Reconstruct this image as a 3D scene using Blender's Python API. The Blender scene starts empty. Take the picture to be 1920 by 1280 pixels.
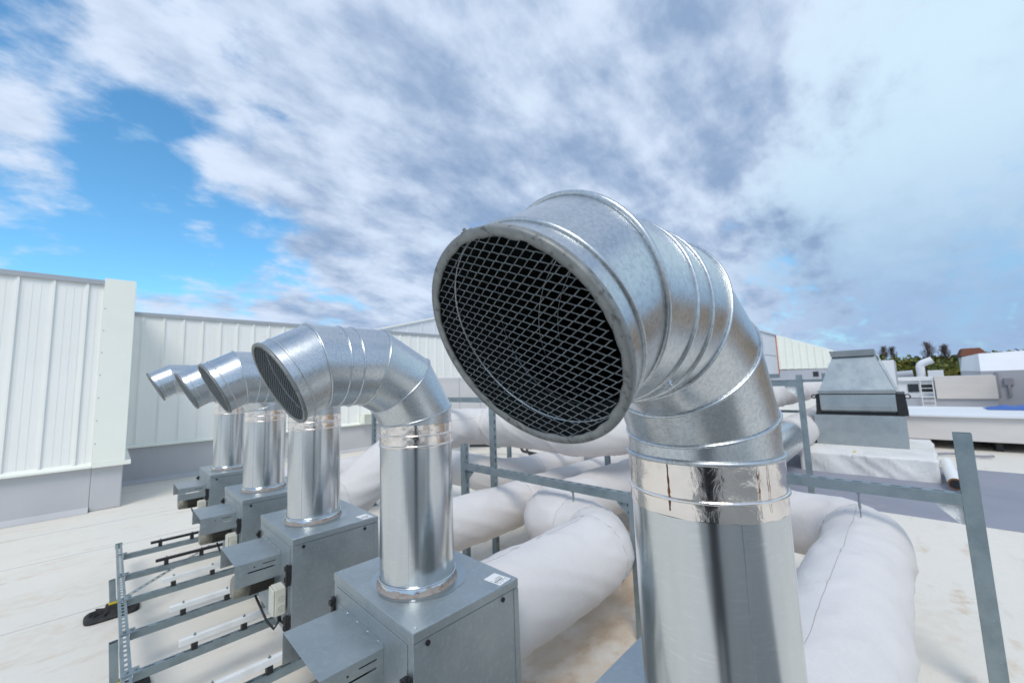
import bpy, math, random
from mathutils import Vector, Matrix, noise
PI = math.pi
random.seed(7)
sc = bpy.context.scene
COL = sc.collection

# ------------------------------------------------------------------ camera
PITCH, ROLL, YAW = math.radians(6.02), math.radians(2.0), math.radians(-45.4)
fw = Vector((-math.sin(YAW)*math.cos(PITCH), math.cos(YAW)*math.cos(PITCH), math.sin(PITCH)))
rt = Vector((math.cos(YAW), math.sin(YAW), 0))
up = rt.cross(fw)
r2 = rt*math.cos(ROLL) - up*math.sin(ROLL)
u2 = up*math.cos(ROLL) + rt*math.sin(ROLL)
cd = bpy.data.cameras.new('camera')
cam = bpy.data.objects.new('camera', cd)
COL.objects.link(cam)
cam.matrix_world = Matrix(((r2.x, u2.x, -fw.x, 0), (r2.y, u2.y, -fw.y, 0), (r2.z, u2.z, -fw.z, 0), (0, 0, 0, 1)))
cd.sensor_width = 36.0
cd.lens = 741.4/1920*36.0
cd.clip_start = 0.02
cd.clip_end = 3000
cd.dof.use_dof = True
cd.dof.focus_distance = 1.25
cd.dof.aperture_fstop = 3.6
sc.camera = cam
FL = -2.2            # roof surface; the camera stands 2.2 m above it

# ------------------------------------------------------------------ exposure
sc.view_settings.view_transform = 'Standard'
sc.view_settings.look = 'None'
sc.view_settings.exposure = 0.15
sc.view_settings.gamma = 1.0

# ------------------------------------------------------------------ sun
SUN_EL, SUN_AZ = math.radians(50), math.radians(222)     # azimuth of the direction towards the sun, from +X
sdir = Vector((math.cos(SUN_EL)*math.cos(SUN_AZ), math.cos(SUN_EL)*math.sin(SUN_AZ), math.sin(SUN_EL)))
sl = bpy.data.lights.new('sun', 'SUN')
sl.energy = 1.65
sl.angle = math.radians(24)
sl.color = (1.0, 0.94, 0.85)
so = bpy.data.objects.new('sun', sl)
COL.objects.link(so)
so.rotation_euler = (-sdir).to_track_quat('-Z', 'Y').to_euler()

# ------------------------------------------------------------------ world
w = bpy.data.worlds.new('World')
sc.world = w
w.use_nodes = True
wt = w.node_tree
wt.nodes.clear()
def WN(t, **k):
    n = wt.nodes.new(t)
    for a, b in k.items():
        setattr(n, a, b)
    return n
def WL(a, b):
    wt.links.new(a, b)
def wmath(op, a, b=None, clamp=False):
    n = WN('ShaderNodeMath', operation=op, use_clamp=clamp)
    for i, v in enumerate((a, b)):
        if v is None:
            continue
        if isinstance(v, (int, float)):
            n.inputs[i].default_value = v
        else:
            WL(v, n.inputs[i])
    return n.outputs[0]
def wmix(f, a, b):
    n = WN('ShaderNodeMix', data_type='RGBA')
    for sock, v in ((n.inputs['Factor'], f), (n.inputs[6], a), (n.inputs[7], b)):
        if isinstance(v, tuple):
            sock.default_value = (*v, 1)
        elif isinstance(v, (int, float)):
            sock.default_value = v
        else:
            WL(v, sock)
    return n.outputs[2]
tc = WN('ShaderNodeTexCoord')
DIR = tc.outputs['Generated']
sep = WN('ShaderNodeSeparateXYZ')
WL(DIR, sep.inputs[0])
sky = WN('ShaderNodeTexSky')
sky.sky_type = 'NISHITA'
sky.sun_disc = False
sky.sun_elevation = SUN_EL
sky.sun_rotation = math.radians(90) - SUN_AZ
sky.air_density = 1.0
sky.dust_density = 0.6
sky.ozone_density = 2.0
BG = 0.1
# cloud layer: direction projected on a flat sheet high above
zz = wmath('ADD', wmath('MAXIMUM', sep.outputs[2], 0.0), 0.34)
px, py = wmath('DIVIDE', sep.outputs[0], zz), wmath('DIVIDE', sep.outputs[1], zz)
cmb = WN('ShaderNodeCombineXYZ')
WL(px, cmb.inputs[0])
WL(py, cmb.inputs[1])
def wnoise(scale, det, rough, dist, offs, stretch=(1, 1, 1), rot=0.0):
    m = WN('ShaderNodeMapping')
    m.inputs['Location'].default_value = offs
    m.inputs['Scale'].default_value = stretch
    m.inputs['Rotation'].default_value = (0, 0, rot)
    WL(cmb.outputs[0], m.inputs[0])
    n = WN('ShaderNodeTexNoise')
    n.inputs['Scale'].default_value = scale
    n.inputs['Detail'].default_value = det
    n.inputs['Roughness'].default_value = rough
    n.inputs['Distortion'].default_value = dist
    WL(m.outputs[0], n.inputs[0])
    return n.outputs[0]
def blobs(lst):
    acc = None
    for (d, rad, s) in lst:
        vm = WN('ShaderNodeVectorMath', operation='DOT_PRODUCT')
        WL(DIR, vm.inputs[0])
        vm.inputs[1].default_value = Vector(d).normalized()
        mr = WN('ShaderNodeMapRange', interpolation_type='SMOOTHERSTEP')
        mr.inputs[1].default_value = math.cos(math.radians(rad))
        mr.inputs[2].default_value = 1.0
        mr.inputs[3].default_value = 0
        mr.inputs[4].default_value = s
        WL(vm.outputs['Value'], mr.inputs[0])
        acc = mr.outputs[0] if acc is None else wmath('ADD', acc, mr.outputs[0])
    return acc
def mrange(v, a, b, c=0.0, d=1.0):
    mr = WN('ShaderNodeMapRange', interpolation_type='SMOOTHSTEP')
    for i, q in ((1, a), (2, b), (3, c), (4, d)):
        mr.inputs[i].default_value = q
    WL(v, mr.inputs[0])
    return mr.outputs[0]
n_big = wnoise(1.4, 4, 0.5, 0.3, (3.1, 1.7, 0), (.9, 1.1, 1), 0.0)
n_mid = wnoise(3.8, 8, 0.55, 0.15, (7.3, 2.2, 0), (.85, 1.1, 1), 0.0)
n_fine = wnoise(12, 8, 0.6, 0.1, (1.3, 9.2, 0), (.85, 1.1, 1), 0.0)
# where the blue shows through
hole = blobs([((0.0, 0.905, 0.42), 7, .85), ((0.075, 0.948, 0.31), 10, .75), ((-0.12, 0.84, 0.53), 7, .7), ((-0.04, 0.95, 0.30), 11, .5),
              ((0.02, 0.86, 0.50), 24, .38), ((0.2, 0.938, 0.282), 7, .4), ((0.26, 0.66, 0.70), 6, .35),
              ((0.03, 0.86, 0.51), 6, .3), ((0.34, 0.73, 0.60), 5, .35), ((0.98, 0.16, 0.11), 7, .15)])
cover = blobs([((0.10, 0.92, 0.375), 8, .75), ((-0.104, 0.909, 0.404), 9, .45), ((-0.07, 0.87, 0.48), 7, .45), ((0.0, 0.80, 0.60), 9, .5),
               ((0.31, 0.783, 0.54), 16, .5), ((0.6, 0.6, 0.5), 34, .7), ((0.8, 0.2, 0.5), 30, .5)])
def centred(n, k):
    return wmath('MULTIPLY', wmath('SUBTRACT', n, 0.5), k)
cv = wmath('ADD', wmath('ADD', centred(n_big, 1.3), centred(n_mid, 3.7)), centred(n_fine, 1.5))
cv = wmath('ADD', wmath('SUBTRACT', wmath('ADD', cv, 0.78), hole), cover)
cov = mrange(cv, -0.15, 0.95)
# light and dark of the sheet
dark = blobs([((0.541, 0.73, 0.417), 14, .30), ((0.78, 0.28, 0.56), 15, .20), ((0.915, 0.1, 0.40), 14, .26),
              ((0.657, 0.558, 0.507), 12, .12), ((0.369, 0.626, 0.687), 12, .2), ((0.323, 0.924, 0.205), 10, .14),
              ((0.95, 0.17, 0.24), 9, .26), ((0.25, 0.85, 0.47), 7, .12), ((0.748, 0.196, 0.634), 14, .1), ((0.55, 0.6, 0.55), 16, .15), ((0.85, 0.45, 0.25), 14, .2)])
lite = blobs([((0.657, 0.404, 0.637), 10, .28), ((0.86, -0.12, 0.5), 24, .5), ((-0.1, 0.9, 0.4), 22, .55),
              ((0.48, 0.60, 0.63), 8, .12), ((0.78, 0.35, 0.52), 4, .2), ((0.45, 0.85, 0.28), 12, .1)])
n_l = wnoise(4.4, 9, 0.55, 0.1, (17.3, 4.2, 0), (.72, 1.25, 1), 0.0)
lv = wmath('ADD', wmath('ADD', centred(n_l, 3.1), centred(n_fine, 1.35)), centred(n_big, .5))
lv = wmath('ADD', wmath('SUBTRACT', wmath('ADD', lv, 0.60), dark), lite)
lt = mrange(lv, -0.35, 1.25)
ccol = wmix(lt, (0.25/BG, 0.36/BG, 0.55/BG), (0.64/BG, 0.74/BG, 0.90/BG))
tint = WN('ShaderNodeMix', data_type='RGBA', blend_type='MULTIPLY')
tint.inputs['Factor'].default_value = 1
WL(sky.outputs[0], tint.inputs[6])
tint.inputs[7].default_value = (1.0, 1.75, 1.95, 1)
col = wmix(cov, tint.outputs[2], ccol)
# smooth thin veil on the right, paler high up and greyer blue towards the horizon
veil = blobs([((0.92, -0.38, 0.26), 44, 1.4)])
vf = wmath('MINIMUM', wmath('ADD', wmath('ADD', centred(n_l, 2.4), centred(n_fine, 1.2)), wmath('SUBTRACT', veil, 0.34)), 0.78, True)
vf = wmath('MAXIMUM', vf, 0.0)
vcol = wmix(mrange(sep.outputs[2], 0.02, 0.50), (0.21/BG, 0.38/BG, 0.62/BG), (0.58/BG, 0.77/BG, 0.90/BG))
col = wmix(vf, col, vcol)
# pale band over the horizon
hz = mrange(sep.outputs[2], 0.20, 0.0)
col = wmix(wmath('MULTIPLY', hz, 0.55), col, (0.36/BG, 0.47/BG, 0.68/BG))
bgn = WN('ShaderNodeBackground')
bgn.inputs[1].default_value = BG
WL(col, bgn.inputs[0])
wo = WN('ShaderNodeOutputWorld')
WL(bgn.outputs[0], wo.inputs[0])

# ------------------------------------------------------------------ materials
MATS = {}
def mat(name, base, rough=0.5, metal=0.0, spec=0.5, var=None, bump=None, rvar=None, streak=None):
    """var=(scale, colour2, lo, hi[, stretch]); bump=(scale, strength, dist[, stretch]); rvar=(scale, lo, hi)"""
    m = bpy.data.materials.new(name)
    m.use_nodes = True
    nt = m.node_tree
    b = nt.nodes['Principled BSDF']
    b.inputs['Base Color'].default_value = (*base, 1)
    b.inputs['Roughness'].default_value = rough
    b.inputs['Metallic'].default_value = metal
    b.inputs['Specular IOR Level'].default_value = spec
    L = nt.links.new
    t = nt.nodes.new('ShaderNodeTexCoord')
    def nz(scale, det=5, st=(1, 1, 1), typ='noise', rough=.55, dist=0.0):
        mp = nt.nodes.new('ShaderNodeMapping')
        mp.inputs['Scale'].default_value = st
        L(t.outputs['Object'], mp.inputs[0])
        if typ == 'noise':
            n = nt.nodes.new('ShaderNodeTexNoise')
            n.inputs['Detail'].default_value = det
            n.inputs['Roughness'].default_value = rough
            n.inputs['Distortion'].default_value = dist
        else:
            n = nt.nodes.new('ShaderNodeTexVoronoi')
        n.inputs['Scale'].default_value = scale
        L(mp.outputs[0], n.inputs['Vector'])
        return n.outputs['Fac'] if typ == 'noise' else n.outputs['Color']
    cur = None
    for v in (var or []):
        sc_, c2, lo, hi = v[:4]
        st = v[4] if len(v) > 4 else (1, 1, 1)
        typ = v[5] if len(v) > 5 else 'noise'
        f = nz(sc_, 6, st, typ)
        mr = nt.nodes.new('ShaderNodeMapRange')
        mr.inputs[1].default_value = lo
        mr.inputs[2].default_value = hi
        L(f, mr.inputs[0])
        mx = nt.nodes.new('ShaderNodeMix')
        mx.data_type = 'RGBA'
        L(mr.outputs[0], mx.inputs['Factor'])
        if cur is None:
            mx.inputs[6].default_value = (*base, 1)
        else:
            L(cur, mx.inputs[6])
        mx.inputs[7].default_value = (*c2, 1)
        cur = mx.outputs[2]
    if cur is not None:
        L(cur, b.inputs['Base Color'])
    if rvar:
        f = nz(rvar[0], 5, rvar[3] if len(rvar) > 3 else (1, 1, 1))
        mr = nt.nodes.new('ShaderNodeMapRange')
        mr.inputs[1].default_value = .3
        mr.inputs[2].default_value = .7
        mr.inputs[3].default_value = rvar[1]
        mr.inputs[4].default_value = rvar[2]
        L(f, mr.inputs[0])
        L(mr.outputs[0], b.inputs['Roughness'])
    prev = None
    for bp in (bump or []):
        f = nz(bp[0], bp[4] if len(bp) > 4 else 4, bp[3] if len(bp) > 3 else (1, 1, 1), dist=bp[5] if len(bp) > 5 else 0)
        bn = nt.nodes.new('ShaderNodeBump')
        bn.inputs['Strength'].default_value = bp[1]
        bn.inputs['Distance'].default_value = bp[2]
        L(f, bn.inputs['Height'])
        if prev is not None:
            L(prev, bn.inputs['Normal'])
        prev = bn.outputs[0]
    if prev is not None:
        L(prev, b.inputs['Normal'])
    MATS[name] = m
    return m

mat('galv', (.62, .65, .67), .3, 1.0, var=[(160, (.52, .55, .57), .35, .75, (1, 1, 1), 'vor'), (5, (.55, .57, .57), .45, .8), (180, (.72, .74, .75), .5, .8, (1, 1, .3))],
    bump=[(3.0, .16, .005), (240, .14, .0005, (1, 1, .35))], rvar=(9, .25, .34))
mat('duct_inside_shade', (.05, .055, .055), .55, .5, .3)  # shade inside the galvanised hoods, put into the lining as near-black colour
mat('galv_pipe', (.68, .70, .70), .14, 1.0, var=[(10, (.55, .58, .60), .4, .8, (1, 1, .12)), (90, (.74, .76, .78), .55, .8, (.25, .25, 1.6))],
    bump=[(3.0, .30, .005, (1, 1, .25)), (220, .12, .0004, (.1, .1, 1.4))], rvar=(5, .14, .22, (1, 1, .3)))
mat('galv_bead', (.56, .59, .61), .42, 1.0, var=[(45, (.36, .36, .34), .52, .8), (200, (.78, .80, .82), .55, .7)], bump=[(60, .3, .001)])
mat('rim', (.25, .26, .255), .55, .55, var=[(90, (.10, .10, .095), .54, .70), (25, (.33, .34, .33), .5, .7)], bump=[(120, .5, .0015)])
mat('grille', (.31, .345, .355), .5, .8, var=[(60, (.17, .185, .19), .45, .7)])
mat('foil', (.92, .85, .79), .12, 1.0, var=[(14, (.80, .74, .70), .45, .75)], bump=[(9, .16, .006, (1, 1, .6), 3, 1.5), (38, .35, .0022, (1, 1, .7), 3, 2.0)], rvar=(18, .09, .18))
mat('sheet', (.42, .465, .48), .40, .75, var=[(3.5, (.345, .39, .41), .35, .7), (40, (.47, .51, .525), .5, .8)], bump=[(1.6, .25, .01), (120, .06, .0005)], rvar=(5, .32, .5))
mat('strut', (.29, .35, .375), .42, .65, var=[(8, (.22, .275, .30), .4, .7), (90, (.40, .46, .48), .6, .8)], bump=[(90, .15, .0006)])
mat('strut_green', (.03, .16, .10), .5, .1)
mat('cloth', (.68, .65, .635), .72, 0, .3, var=[(1.2, (.63, .60, .585), .45, .75), (14, (.65, .61, .58), .6, .85), (60, (.71, .685, .67), .5, .8)],
    bump=[(2.6, .5, .025, (1, 1, 1), 2, .6), (9, .35, .008, (1, 1, 1), 5, .6), (260, .10, .0006)])
mat('cloth_old', (.76, .75, .73), .8, 0, .2, var=[(2.2, (.66, .655, .64), .45, .7), (9, (.70, .64, .55), .62, .78)],
    bump=[(4.5, .7, .04, (1, 1, .5), 4, 1.0), (16, .25, .006)])
mat('seam', (.40, .37, .35), .9)
mat('grey_wrap', (.30, .30, .345), .7, 0, .3, bump=[(6, .4, .01)])
mat('floor', (.78, .73, .65), .6, 0, .35,
    var=[(.35, (.72, .69, .63), .42, .66), (1.1, (.70, .63, .53), .50, .72, (.6, 1.3, 1)), (3.2, (.58, .44, .30), .57, .78, (.45, 1.3, 1)), (9, (.75, .715, .64), .42, .62), (40, (.66, .63, .58), .55, .8)],
    bump=[(1.1, .3, .02), (30, .15, .002)])
mat('floor_grey', (.29, .30, .355), .65, 0, .3, var=[(.6, (.25, .26, .31), .4, .65), (3, (.32, .31, .34), .55, .75)], bump=[(1.1, .3, .02)])
mat('upstand', (.52, .52, .53), .7, 0, .3, var=[(.9, (.47, .47, .485), .4, .7), (6, (.52, .50, .52), .55, .8, (1, 1, .3))], bump=[(1.3, .35, .02), (14, .1, .003)])
mat('panel', (.90, .895, .85), .42, 0, .4, var=[(.7, (.86, .86, .82), .4, .7), (2, (.76, .785, .765), .60, .85, (3, 3, .2))], bump=[(.9, .15, .01)])
mat('panel_cream', (.86, .875, .79), .45, 0, .4, var=[(1.5, (.83, .845, .765), .4, .7)])
mat('cap_grey', (.42, .44, .46), .5, .3)
mat('black', (.018, .018, .02), .5, 0, .4, var=[(30, (.035, .035, .037), .5, .7)])
mat('rubber', (.03, .03, .032), .75, 0, .3, var=[(12, (.055, .053, .05), .45, .7)], bump=[(60, .4, .002)])
mat('white_paint', (.80, .81, .80), .4, 0, .4, var=[(7, (.72, .71, .68), .55, .8)])
mat('ivory', (.62, .61, .53), .45, 0, .4, var=[(14, (.56, .54, .45), .5, .75)])
mat('ivory_rim', (.54, .53, .45), .5)
mat('motor', (.31, .29, .24), .42, .3, var=[(12, (.18, .17, .14), .4, .7)])
mat('motor_dark', (.11, .095, .075), .5, .3)
mat('yellow', (.72, .55, .02), .5)
mat('sticker', (.80, .80, .80), .5, 0, .4, var=[(30, (.70, .68, .66), .55, .75)])
mat('ink', (.03, .03, .05), .6)
mat('sealant', (.30, .27, .25), .7, 0, .3, var=[(30, (.22, .17, .14), .5, .7)], bump=[(50, .7, .004)])
mat('stain', (.37, .44, .475), .30, .75)
mat('screw', (.75, .76, .78), .25, 1.0)
mat('rust', (.30, .13, .05), .8, 0, .2, var=[(20, (.15, .08, .05), .4, .6)])
mat('white_far', (.78, .80, .83), .55, 0, .3, var=[(.6, (.72, .74, .77), .4, .7)])
mat('white_warm', (.70, .67, .645), .6, 0, .3, var=[(.8, (.65, .62, .60), .4, .7, (.2, 1, 4))])
mat('grey_far', (.44, .46, .51), .6, 0, .3, var=[(.5, (.40, .42, .47), .4, .7)])
mat('blue_tarp', (.045, .13, .45), .55, bump=[(4, .6, .05)])
mat('orange', (.55, .16, .07), .6)
mat('tile', (.16, .07, .045), .8, 0, .2, var=[(1.5, (.17, .06, .035), .4, .65)])
mat('window', (.03, .035, .045), .2, 0, .5)
mat('leaf', (.16, .17, .035), .7, 0, .2, var=[(.35, (.24, .20, .04), .45, .65), (.12, (.08, .10, .03), .45, .6)])
mat('leaf_dark', (.06, .075, .03), .7, 0, .2, var=[(.3, (.05, .045, .022), .4, .65)])
mat('bark', (.20, .155, .14), .9, 0, .2)
mat('hill', (.05, .055, .022), .9, 0, .1, var=[(.05, (.07, .06, .03), .4, .6)])
mat('rust_pipe', (.62, .62, .62), .5, .2)

# ------------------------------------------------------------------ mesh builder
class MB:
    def __init__(s, off=(0, 0, 0)):
        s.v, s.f, s.sm = [], [], []
        s.off = Vector(off)
    def add(s, vs, fs, smooth=False):
        b = len(s.v)
        s.v += [tuple(Vector(p) - s.off) for p in vs]
        s.f += [tuple(i + b for i in f) for f in fs]
        s.sm += [smooth]*len(fs)
        return s
    def box(s, a, b):
        (x0, y0, z0), (x1, y1, z1) = a, b
        x0, x1 = min(x0, x1), max(x0, x1)
        y0, y1 = min(y0, y1), max(y0, y1)
        z0, z1 = min(z0, z1), max(z0, z1)
        vs = [(x0, y0, z0), (x1, y0, z0), (x1, y1, z0), (x0, y1, z0), (x0, y0, z1), (x1, y0, z1), (x1, y1, z1), (x0, y1, z1)]
        return s.add(vs, [(0, 3, 2, 1), (4, 5, 6, 7), (0, 1, 5, 4), (1, 2, 6, 5), (2, 3, 7, 6), (3, 0, 4, 7)])
    def obox(s, c, ax, ay, az, hx, hy, hz):
        c = Vector(c)
        vs = [c + ax*(sx*hx) + ay*(sy*hy) + az*(sz*hz) for sz in (-1, 1) for sx, sy in ((-1, -1), (1, -1), (1, 1), (-1, 1))]
        return s.add(vs, [(0, 3, 2, 1), (4, 5, 6, 7), (0, 1, 5, 4), (1, 2, 6, 5), (2, 3, 7, 6), (3, 0, 4, 7)])
    def rings(s, rs, closed=False, smooth=True, caps=(False, False)):
        n = len(rs[0])
        vs = [p for r in rs for p in r]
        fs = []
        m = len(rs)
        for i in range(m if closed else m-1):
            j = (i+1) % m
            for k in range(n):
                l = (k+1) % n
                fs.append((i*n+k, i*n+l, j*n+l, j*n+k))
        s.add(vs, fs, smooth)
        if caps[0]:
            s.add(rs[0], [tuple(range(n))[::-1]])
        if caps[1]:
            s.add(rs[-1], [tuple(range(n))])
        return s
    def tube(s, pts, r, n=8, closed=False, caps=True, radii=None):
        pts = [Vector(p) for p in pts]
        m = len(pts)
        t0 = (pts[1]-pts[0]).normalized()
        a = t0.orthogonal().normalized()
        rs = []
        for i, p in enumerate(pts):
            if closed:
                t = (pts[(i+1) % m]-pts[i-1]).normalized()
            else:
                t = (pts[min(i+1, m-1)]-pts[max(i-1, 0)]).normalized()
            a = (a - t*a.dot(t)).normalized()
            b = t.cross(a)
            rr = radii[i] if radii else r
            rs.append([p + (a*math.cos(2*PI*k/n) + b*math.sin(2*PI*k/n))*rr for k in range(n)])
        return s.rings(rs, closed, True, (caps and not closed, caps and not closed))
    def cyl(s, p0, p1, r, n=16, r1=None):
        return s.tube([p0, p1], r, n, radii=[r, r if r1 is None else r1])
    def build(s, name, m, parent=None, bevel=0, solid=0, inside=None):
        me = bpy.data.meshes.new(name)
        me.from_pydata(s.v, [], s.f)
        me.polygons.foreach_set('use_smooth', s.sm)
        me.materials.append(MATS[m] if isinstance(m, str) else m)
        me.update()
        o = bpy.data.objects.new(name, me)
        COL.objects.link(o)
        if parent is not None:
            o.parent = parent
        if bevel:
            md = o.modifiers.new('bevel', 'BEVEL')
            md.width = bevel
            md.segments = 2
            md.limit_method = 'ANGLE'
            md.angle_limit = math.radians(50)
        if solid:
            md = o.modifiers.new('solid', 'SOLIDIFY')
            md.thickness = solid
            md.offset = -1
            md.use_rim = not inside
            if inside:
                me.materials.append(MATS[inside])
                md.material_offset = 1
        return o

def tag(o, label=None, cat=None, group=None, kind=None):
    if label: o['label'] = label
    if cat: o['category'] = cat
    if group: o['group'] = group
    if kind: o['kind'] = kind
    return o
def thing(name, loc, label, cat, group=None):
    o = bpy.data.objects.new(name, None)
    COL.objects.link(o)
    o.location = loc
    o.empty_display_size = .1
    return tag(o, label, cat, group)
def copy_thing(src, loc, label):
    c = src.copy()
    COL.objects.link(c)
    c.location = loc
    c['label'] = label
    for ch in [x for x in COL.objects if x.parent == src]:
        d = ch.copy()
        COL.objects.link(d)
        d.parent = c
        for g in [x for x in COL.objects if x.parent == ch]:
            e = g.copy()
            COL.objects.link(e)
            e.parent = d
    return c

def strut(mb, p0, p1, web, w=.05, h=.05, pitch=.075, slot=.042, slots=True):
    """open C channel from p0 to p1; web normal points along `web`; w across, h deep. p0,p1 on the web's outer centre line"""
    p0, p1 = Vector(p0), Vector(p1)
    t = (p1-p0)
    L = t.length
    t.normalize()
    n = Vector(web)
    n = (n - t*n.dot(t)).normalized()
    a = t.cross(n)
    th = .0035
    mid = (p0+p1)/2
    for sg in (-1, 1):
        mb.obox(mid - n*(h/2) + a*(sg*(w/2-th/2)), t, a, n, L/2, th/2, h/2)              # flanges
        mb.obox(mid - n*(h-th/2) + a*(sg*(w/2-th-.005)), t, a, n, L/2, .005, th/2)       # lips
    if not slots:
        mb.obox(mid - n*(th/2), t, a, n, L/2, w/2-th, th/2)
        return
    sw = (w-2*th)*.36/2
    ew = ((w/2-th)-sw)/2
    for sg in (-1, 1):
        mb.obox(mid - n*(th/2) + a*(sg*(sw+ew)), t, a, n, L/2, ew, th/2)
    k = int(L/pitch)
    s0 = (L-k*pitch)/2
    for i in range(k+1):
        x0 = s0 + (i-.5)*pitch + slot/2
        x1 = s0 + (i+.5)*pitch - slot/2
        x0, x1 = max(0, x0), min(L, x1)
        if x1 > x0:
            mb.obox(p0 + t*((x0+x1)/2) - n*(th/2), t, a, n, (x1-x0)/2, sw, th/2)

# ------------------------------------------------------------------ setting: roof
X0, X1, Y0, Y1 = -60, 46, -60, 60
tag(MB().box((X0, Y0, FL-.4), (X1, Y1, FL)).build('roof_floor', 'floor'), kind='structure')
tag(MB().box((-900, -900, -12.3), (1100, 1100, -12.0)).build('ground', 'hill'), kind='structure')
# membrane welds
m = MB()
for y in (-1.35, .72, 3.0, 8.6, 10.3):
    m.box((2.0 if y < 4 else -8, y, FL), (8.5 if y < 4 else 1.8, y+.004, FL+.0045))
m.box((-9, 6.3, FL), (1.9, 6.306, FL+.004))
m.box((-2.1, -3, FL), (-2.094, 11.3, FL+.003))
tag(m.build('membrane_seams', 'upstand'), kind='structure')
# lavender grey membrane strip crossing the roof
tag(MB().box((8.6, -9, FL), (13.2, 7.2, FL+.004)).build('grey_floor_sheet', 'floor_grey'), kind='structure')

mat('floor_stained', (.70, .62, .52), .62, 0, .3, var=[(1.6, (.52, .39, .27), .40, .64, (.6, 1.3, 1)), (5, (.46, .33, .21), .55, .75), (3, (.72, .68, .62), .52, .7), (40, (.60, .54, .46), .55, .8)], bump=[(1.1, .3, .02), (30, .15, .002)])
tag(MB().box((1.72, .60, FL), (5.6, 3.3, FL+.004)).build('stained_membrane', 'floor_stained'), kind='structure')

# ------------------------------------------------------------------ walls
def clad_wall(name, xa, xb, y, z0, z1, label, seamsx, mini, cap=True, gr=None, endcol=None):
    t = thing(name, ((xa+xb)/2, y, FL), label, 'wall', gr)
    off = ((xa+xb)/2, y, FL)
    m = MB(off)
    m.box((xa, y, z0), (xb, y+.15, z1))
    for x in seamsx:
        m.box((x-.016, y-.034, z0), (x+.016, y-.0005, z1-.02))
        m.box((x-.045, y-.012, z0), (x-.0165, y-.0006, z1-.03))
    n = int((xb-xa)/.105)
    for i in range(n):
        x = xa+.05+i*.105
        if min([abs(x-q) for q in seamsx]+[9]) > .06:
            m.box((x-.006, y-.004, z0), (x+.006, y-.0007, z1-.03))
    m.build('cladding', 'panel', t)
    MB(off).box((xa, y-.05, z1), (xb, y+.17, z1+.045)).box((xa, y-.05, z1-.05), (xb, y-.046, z1)).build('cap_flashing', 'cap_grey' if cap else 'panel', t)
    f = MB(off)
    f.add([(xa, y-.0, z0+.05), (xb, y-.0, z0+.05), (xb, y-.09, z0-.01), (xa, y-.09, z0-.01), (xa, y-.09, z0-.045), (xb, y-.09, z0-.045), (xb, y-.085, z0-.045), (xa, y-.085, z0-.045), (xa, y+.02, z0-.005), (xb, y+.02, z0-.005)],
          [(3, 2, 1, 0), (4, 5, 2, 3), (7, 6, 5, 4), (8, 9, 6, 7)])
    f.build('base_flashing', 'panel_cream', t, solid=.003)
    MB(off).box((xa, y+.02, FL), (xb, y+.15, z0-.001)).build('upstand', 'upstand', t)
    MB(off).add([(xa, y+.018, FL+.10), (xb, y+.018, FL+.10), (xb, y-.09, FL+.004), (xa, y-.09, FL+.004)], [(3, 2, 1, 0)]).build('skirting', 'upstand', t)
    return t, off
LWY = 11.5
lw, off = clad_wall('clad_wall', -14, -.20, LWY, -1.31, 2.34, 'tall white ribbed metal wall at the far left, above a grey plinth', [-.43-.44*i for i in range(31)], True)
m = MB(off)
m.box((-.197, LWY-.06, -1.28), (.27, LWY+.1, 2.43))
m.box((.16, LWY+.1, -1.28), (.27, 14.05, 2.43))
m.build('corner_column', 'panel_cream', lw, bevel=.004)
MB(off).box((-.197, LWY-.09, -1.36), (.36, LWY+.06, -1.282)).box((.27, LWY+.06, -1.36), (.36, 14.0, -1.282)).build('column_flashing', 'panel_cream', lw, bevel=.004)
MB(off).box((-.197, LWY+.02, FL), (.25, 14.05, -1.362)).build('column_plinth', 'upstand', lw, bevel=.02)
for z in [-.9+i*.45 for i in range(7)]:
    MB(off).cyl((-.17, LWY-.062, z), (-.17, LWY-.068, z), .011, 8).build('screw', 'screw', lw)
BWY = 14.1
bw, boff = clad_wall('clad_wall', .30, 22, BWY, -1.25, 2.14, 'long white ribbed metal wall behind the row of exhaust stacks', [.51+.415*i for i in range(52)], True)
m = MB(boff)
m.box((6.35, BWY-.35, -.93), (7.25, BWY-.01, -.90)).box((6.35, BWY-.35, -1.24), (6.38, BWY-.01, -.93)).box((7.22, BWY-.35, -1.24), (7.25, BWY-.01, -.93)).box((6.38, BWY-.06, -1.24), (7.22, BWY-.02, -.93))
m.build('scupper', 'panel_cream', bw)

# gable hall rising behind the back wall
def gable_hall(name, pts_xy, depth_vec, label, mt, ribdir, ribs, base=None):
    pass
t = thing('gable_hall', (26, 24, FL), 'pale clad hall whose low gable rises above the back wall, left of the big grille', 'building')
ho = (26, 24, FL)
prof = [(4, 1.55), (26, 7.3), (40, 3.8)]
m = MB(ho)
vs = [(x, 20, z) for x, z in prof] + [(40, 20, FL), (4, 20, FL)]
vb = [(x, 30, z) for x, _, z in [(v[0], 0, v[2]) for v in vs]]
m.add(vs+vb, [(4, 3, 2, 1, 0), (0, 1, 6, 5), (1, 2, 7, 6), (2, 3, 8, 7), (3, 4, 9, 8), (4, 0, 5, 9), (5, 6, 7, 8, 9)])
def zt(x):
    return 1.55+(x-4)*5.75/22 if x < 26 else 7.3-(x-26)*3.5/14
x = 4.6
while x < 40:
    m.box((x-.03, 19.95, FL), (x+.03, 19.999, zt(x)-.1))
    x += .9
m.build('cladding', 'white_far', t)
MB(ho).add([(4, 19.9, 1.53), (26, 19.9, 7.28), (40, 19.9, 3.78), (4, 19.9, 1.63), (26, 19.9, 7.4), (40, 19.9, 3.9)], [(0, 1, 4, 3), (1, 2, 5, 4)]).build('verge_trim', 'panel', t, solid=.12)

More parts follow.
